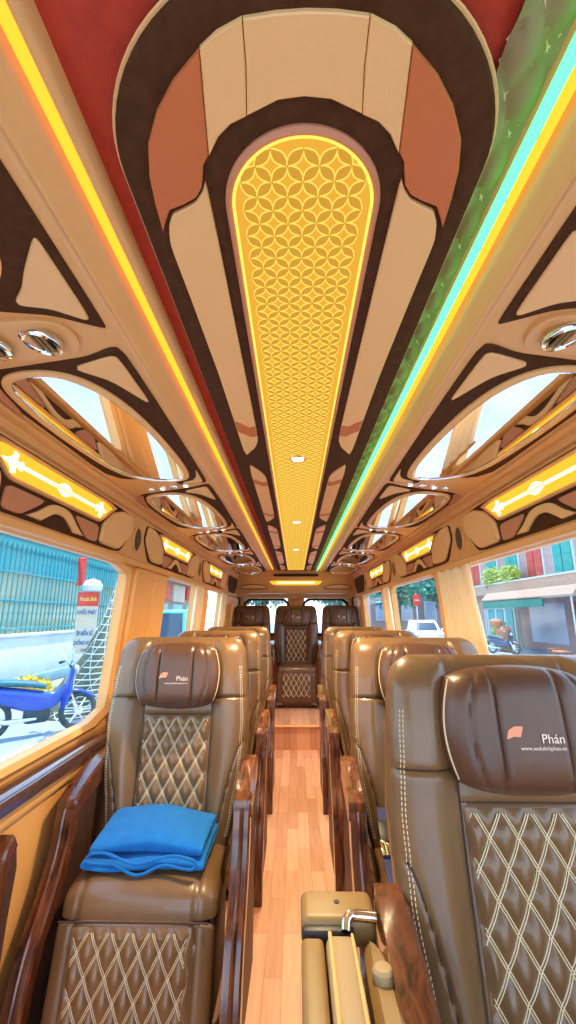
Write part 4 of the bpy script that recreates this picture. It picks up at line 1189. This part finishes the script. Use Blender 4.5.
for i, (x, y, r_, lab) in enumerate(((11.6, 25.2, .5, 'leafy green potted plant beside the white door frame across the street'),)):
    t = empty('potted_plant', (x, y, GZ), lab, 'plant')
    b = MB(); leaf_cloud(b, (x, y, GZ+.85), r_, 420, .22, rnd, (1, 1, .9)); b.build('foliage', X['leaflime'], t, flat=True)
    b = MB(); b.lathe([(.18, GZ), (.26, GZ+.38), (.29, GZ+.42), (.24, GZ+.40)], 16, Matrix.Translation((x, y, 0))); b.build('pot', X['pot'], t)
motorbike((9.9, 21.6, GZ), -1.1, 'dark blue motorbike parked across the street outside the right front window', X['bikedark'], X['bikeseat'])
# covered load behind the bike and street stall pieces
t = empty('orange_sack_pile', (10.6, 22.9, GZ), 'heap of brown sacks behind the dark motorbike across the street', 'sacks')
for (dx, dy, z, r_) in ((0, 0, .35, .42), (.35, .3, .35, .40), (.1, .15, .95, .40), (-.2, .3, 1.4, .30)):
    b = MB(); b.lathe([(0, r_*.75), (r_*.6, r_*.68), (r_*.98, r_*.3), (r_, -.1*r_), (r_*.8, -r_*.7), (0, -r_*.8)], 16, Matrix.Translation((10.6+dx, 22.9+dy, GZ+z))); b.build('sack', X['pot'], t)
for i, (x, y, lab) in enumerate(((10.3, 17.6, 'low orange street stool nearest the picture edge'), (10.9, 19.0, 'low orange street stool by the shop window'))):
    t = empty('street_stool', (x, y, GZ), lab, 'stool', 'street stools')
    b = MB(); b.box((x, y, GZ+.42), (.5, .5, .06), .02); b.build('stool_top', X['pot'], t)
    for sx_ in (-1, 1):
        for sy_ in (-1, 1):
            b = MB(); b.tube([(x+sx_*.18, y+sy_*.18, GZ+.4), (x+sx_*.22, y+sy_*.22, GZ)], .025, 6); b.build('leg', X['pot'], t)

# far right: pink building and street trees, red road sign
pb = empty('pink_building', (12, 48, GZ), 'pale pink building at the end of the street on the right', 'building')
b = MB(); b.box((13, 50, 4), (11, 12, 9.2)); b.build('wall', X['pinkwall'], pb)
for x in (8.6, 11, 13.4):
    for z in (1.6, 4.6):
        b = MB(); b.box((x, 43.95, z), (1.2, .2, 1.9), .03); b.build('window', X['white'], pb)
        b = MB(); b.box((x, 43.85, z), (.9, .1, 1.6), .02); b.build('window_pane', X['shopglass'], pb)
def tree(x, y, h, r_, m, lab, n=1500, lf=.55):
    t = empty('street_tree', (x, y, GZ), lab, 'tree', 'street trees')
    b = MB(); b.tube([(x, y, GZ), (x+.1, y, h*.4), (x-.1, y+.1, h*.75)], [.22, .16, .08], 10)
    for q in range(5):
        a = q*1.3; b.tube([(x, y, h*.38+q*.25), (x+math.cos(a)*r_*.6, y+math.sin(a)*r_*.6, h*.62+q*.3)], [.09, .04], 6)
    b.build('trunk', X['trunk'], t)
    b = MB(); leaf_cloud(b, (x, y, h*.72), r_, n, lf, rnd, (1, 1, .85)); b.build('crown', m, t, flat=True)
tree(8.6, 37., 5.4, 2.6, X['leafteal'], 'bluish green street tree right behind the white car')
tree(14.6, 40.5, 6.0, 3.0, X['leafgrn'], 'dark green street tree beyond the white car, nearer the house')
tree(3.6, 41., 5.6, 2.4, X['leafteal'], 'bluish green street tree farther down the street than the white car')
tree(-2.2, 30., 5.0, 2.2, X['leafteal'], 'bluish green tree seen through the left rear door window')
tree(2.8, 27.5, 5.0, 2.3, X['leafteal'], 'bluish green tree seen through the right rear door window')
rs = empty('road_sign', (6.75, 24.5, GZ), 'red rectangular road sign on a pole above the white car', 'sign')
b = MB(); b.box((6.75, 24.5, 2.0), (.42, .04, .62), .01); b.build('sign_plate', X['signred'], rs)
b = MB(); b.box((6.75, 24.47, 2.0), (.24, .02, .05)); b.build('white_bar', X['white'], rs)
b = MB(); b.tube([(6.75, 24.55, GZ), (6.75, 24.55, 2.4)], .035, 8); b.build('sign_pole', X['white'], rs)


# ------------------------------------------------------------------ light, world, camera
w = bpy.data.worlds.new('sky'); bpy.context.scene.world = w; w.use_nodes = True
t = w.node_tree; bg = t.nodes['Background']
tc = t.nodes.new('ShaderNodeTexCoord'); sx = t.nodes.new('ShaderNodeSeparateXYZ'); rp = t.nodes.new('ShaderNodeValToRGB')
t.links.new(tc.outputs['Generated'], sx.inputs[0]); t.links.new(sx.outputs['Z'], rp.inputs[0])
rp.color_ramp.elements[0].position = .0; rp.color_ramp.elements[0].color = (.78, .91, 1., 1)
rp.color_ramp.elements[1].position = .7; rp.color_ramp.elements[1].color = (.30, .58, 1., 1)
t.links.new(rp.outputs[0], bg.inputs[0]); bg.inputs[1].default_value = 1.5
S = bpy.data.lights.new('sun', 'SUN'); S.energy = 3.2; S.color = (1, .95, .86); S.angle = math.radians(1.5)
so = bpy.data.objects.new('sun', S); C.objects.link(so); so.rotation_euler = (math.radians(-14), math.radians(10), 0)

cd = bpy.data.cameras.new('camera'); cam = bpy.data.objects.new('camera', cd); C.objects.link(cam)
cd.sensor_fit = 'VERTICAL'; cd.sensor_height = 36; cd.lens = 36*430/1024; cd.clip_start = .02; cd.clip_end = 300
cam.location = (-.013, 0, CAMZ)
cam.rotation_euler = (PI/2+math.atan(103/430), 0, math.atan(7*.9725/430))
sc = bpy.context.scene; sc.camera = cam
sc.view_settings.view_transform = 'Standard'; sc.view_settings.look = 'None'
sc.view_settings.exposure = 1.25; sc.view_settings.gamma = 1.; sc.view_settings.use_curve_mapping = False
sc.cycles.use_denoising = True
sc.cycles.max_bounces = 8; sc.cycles.transparent_max_bounces = 12
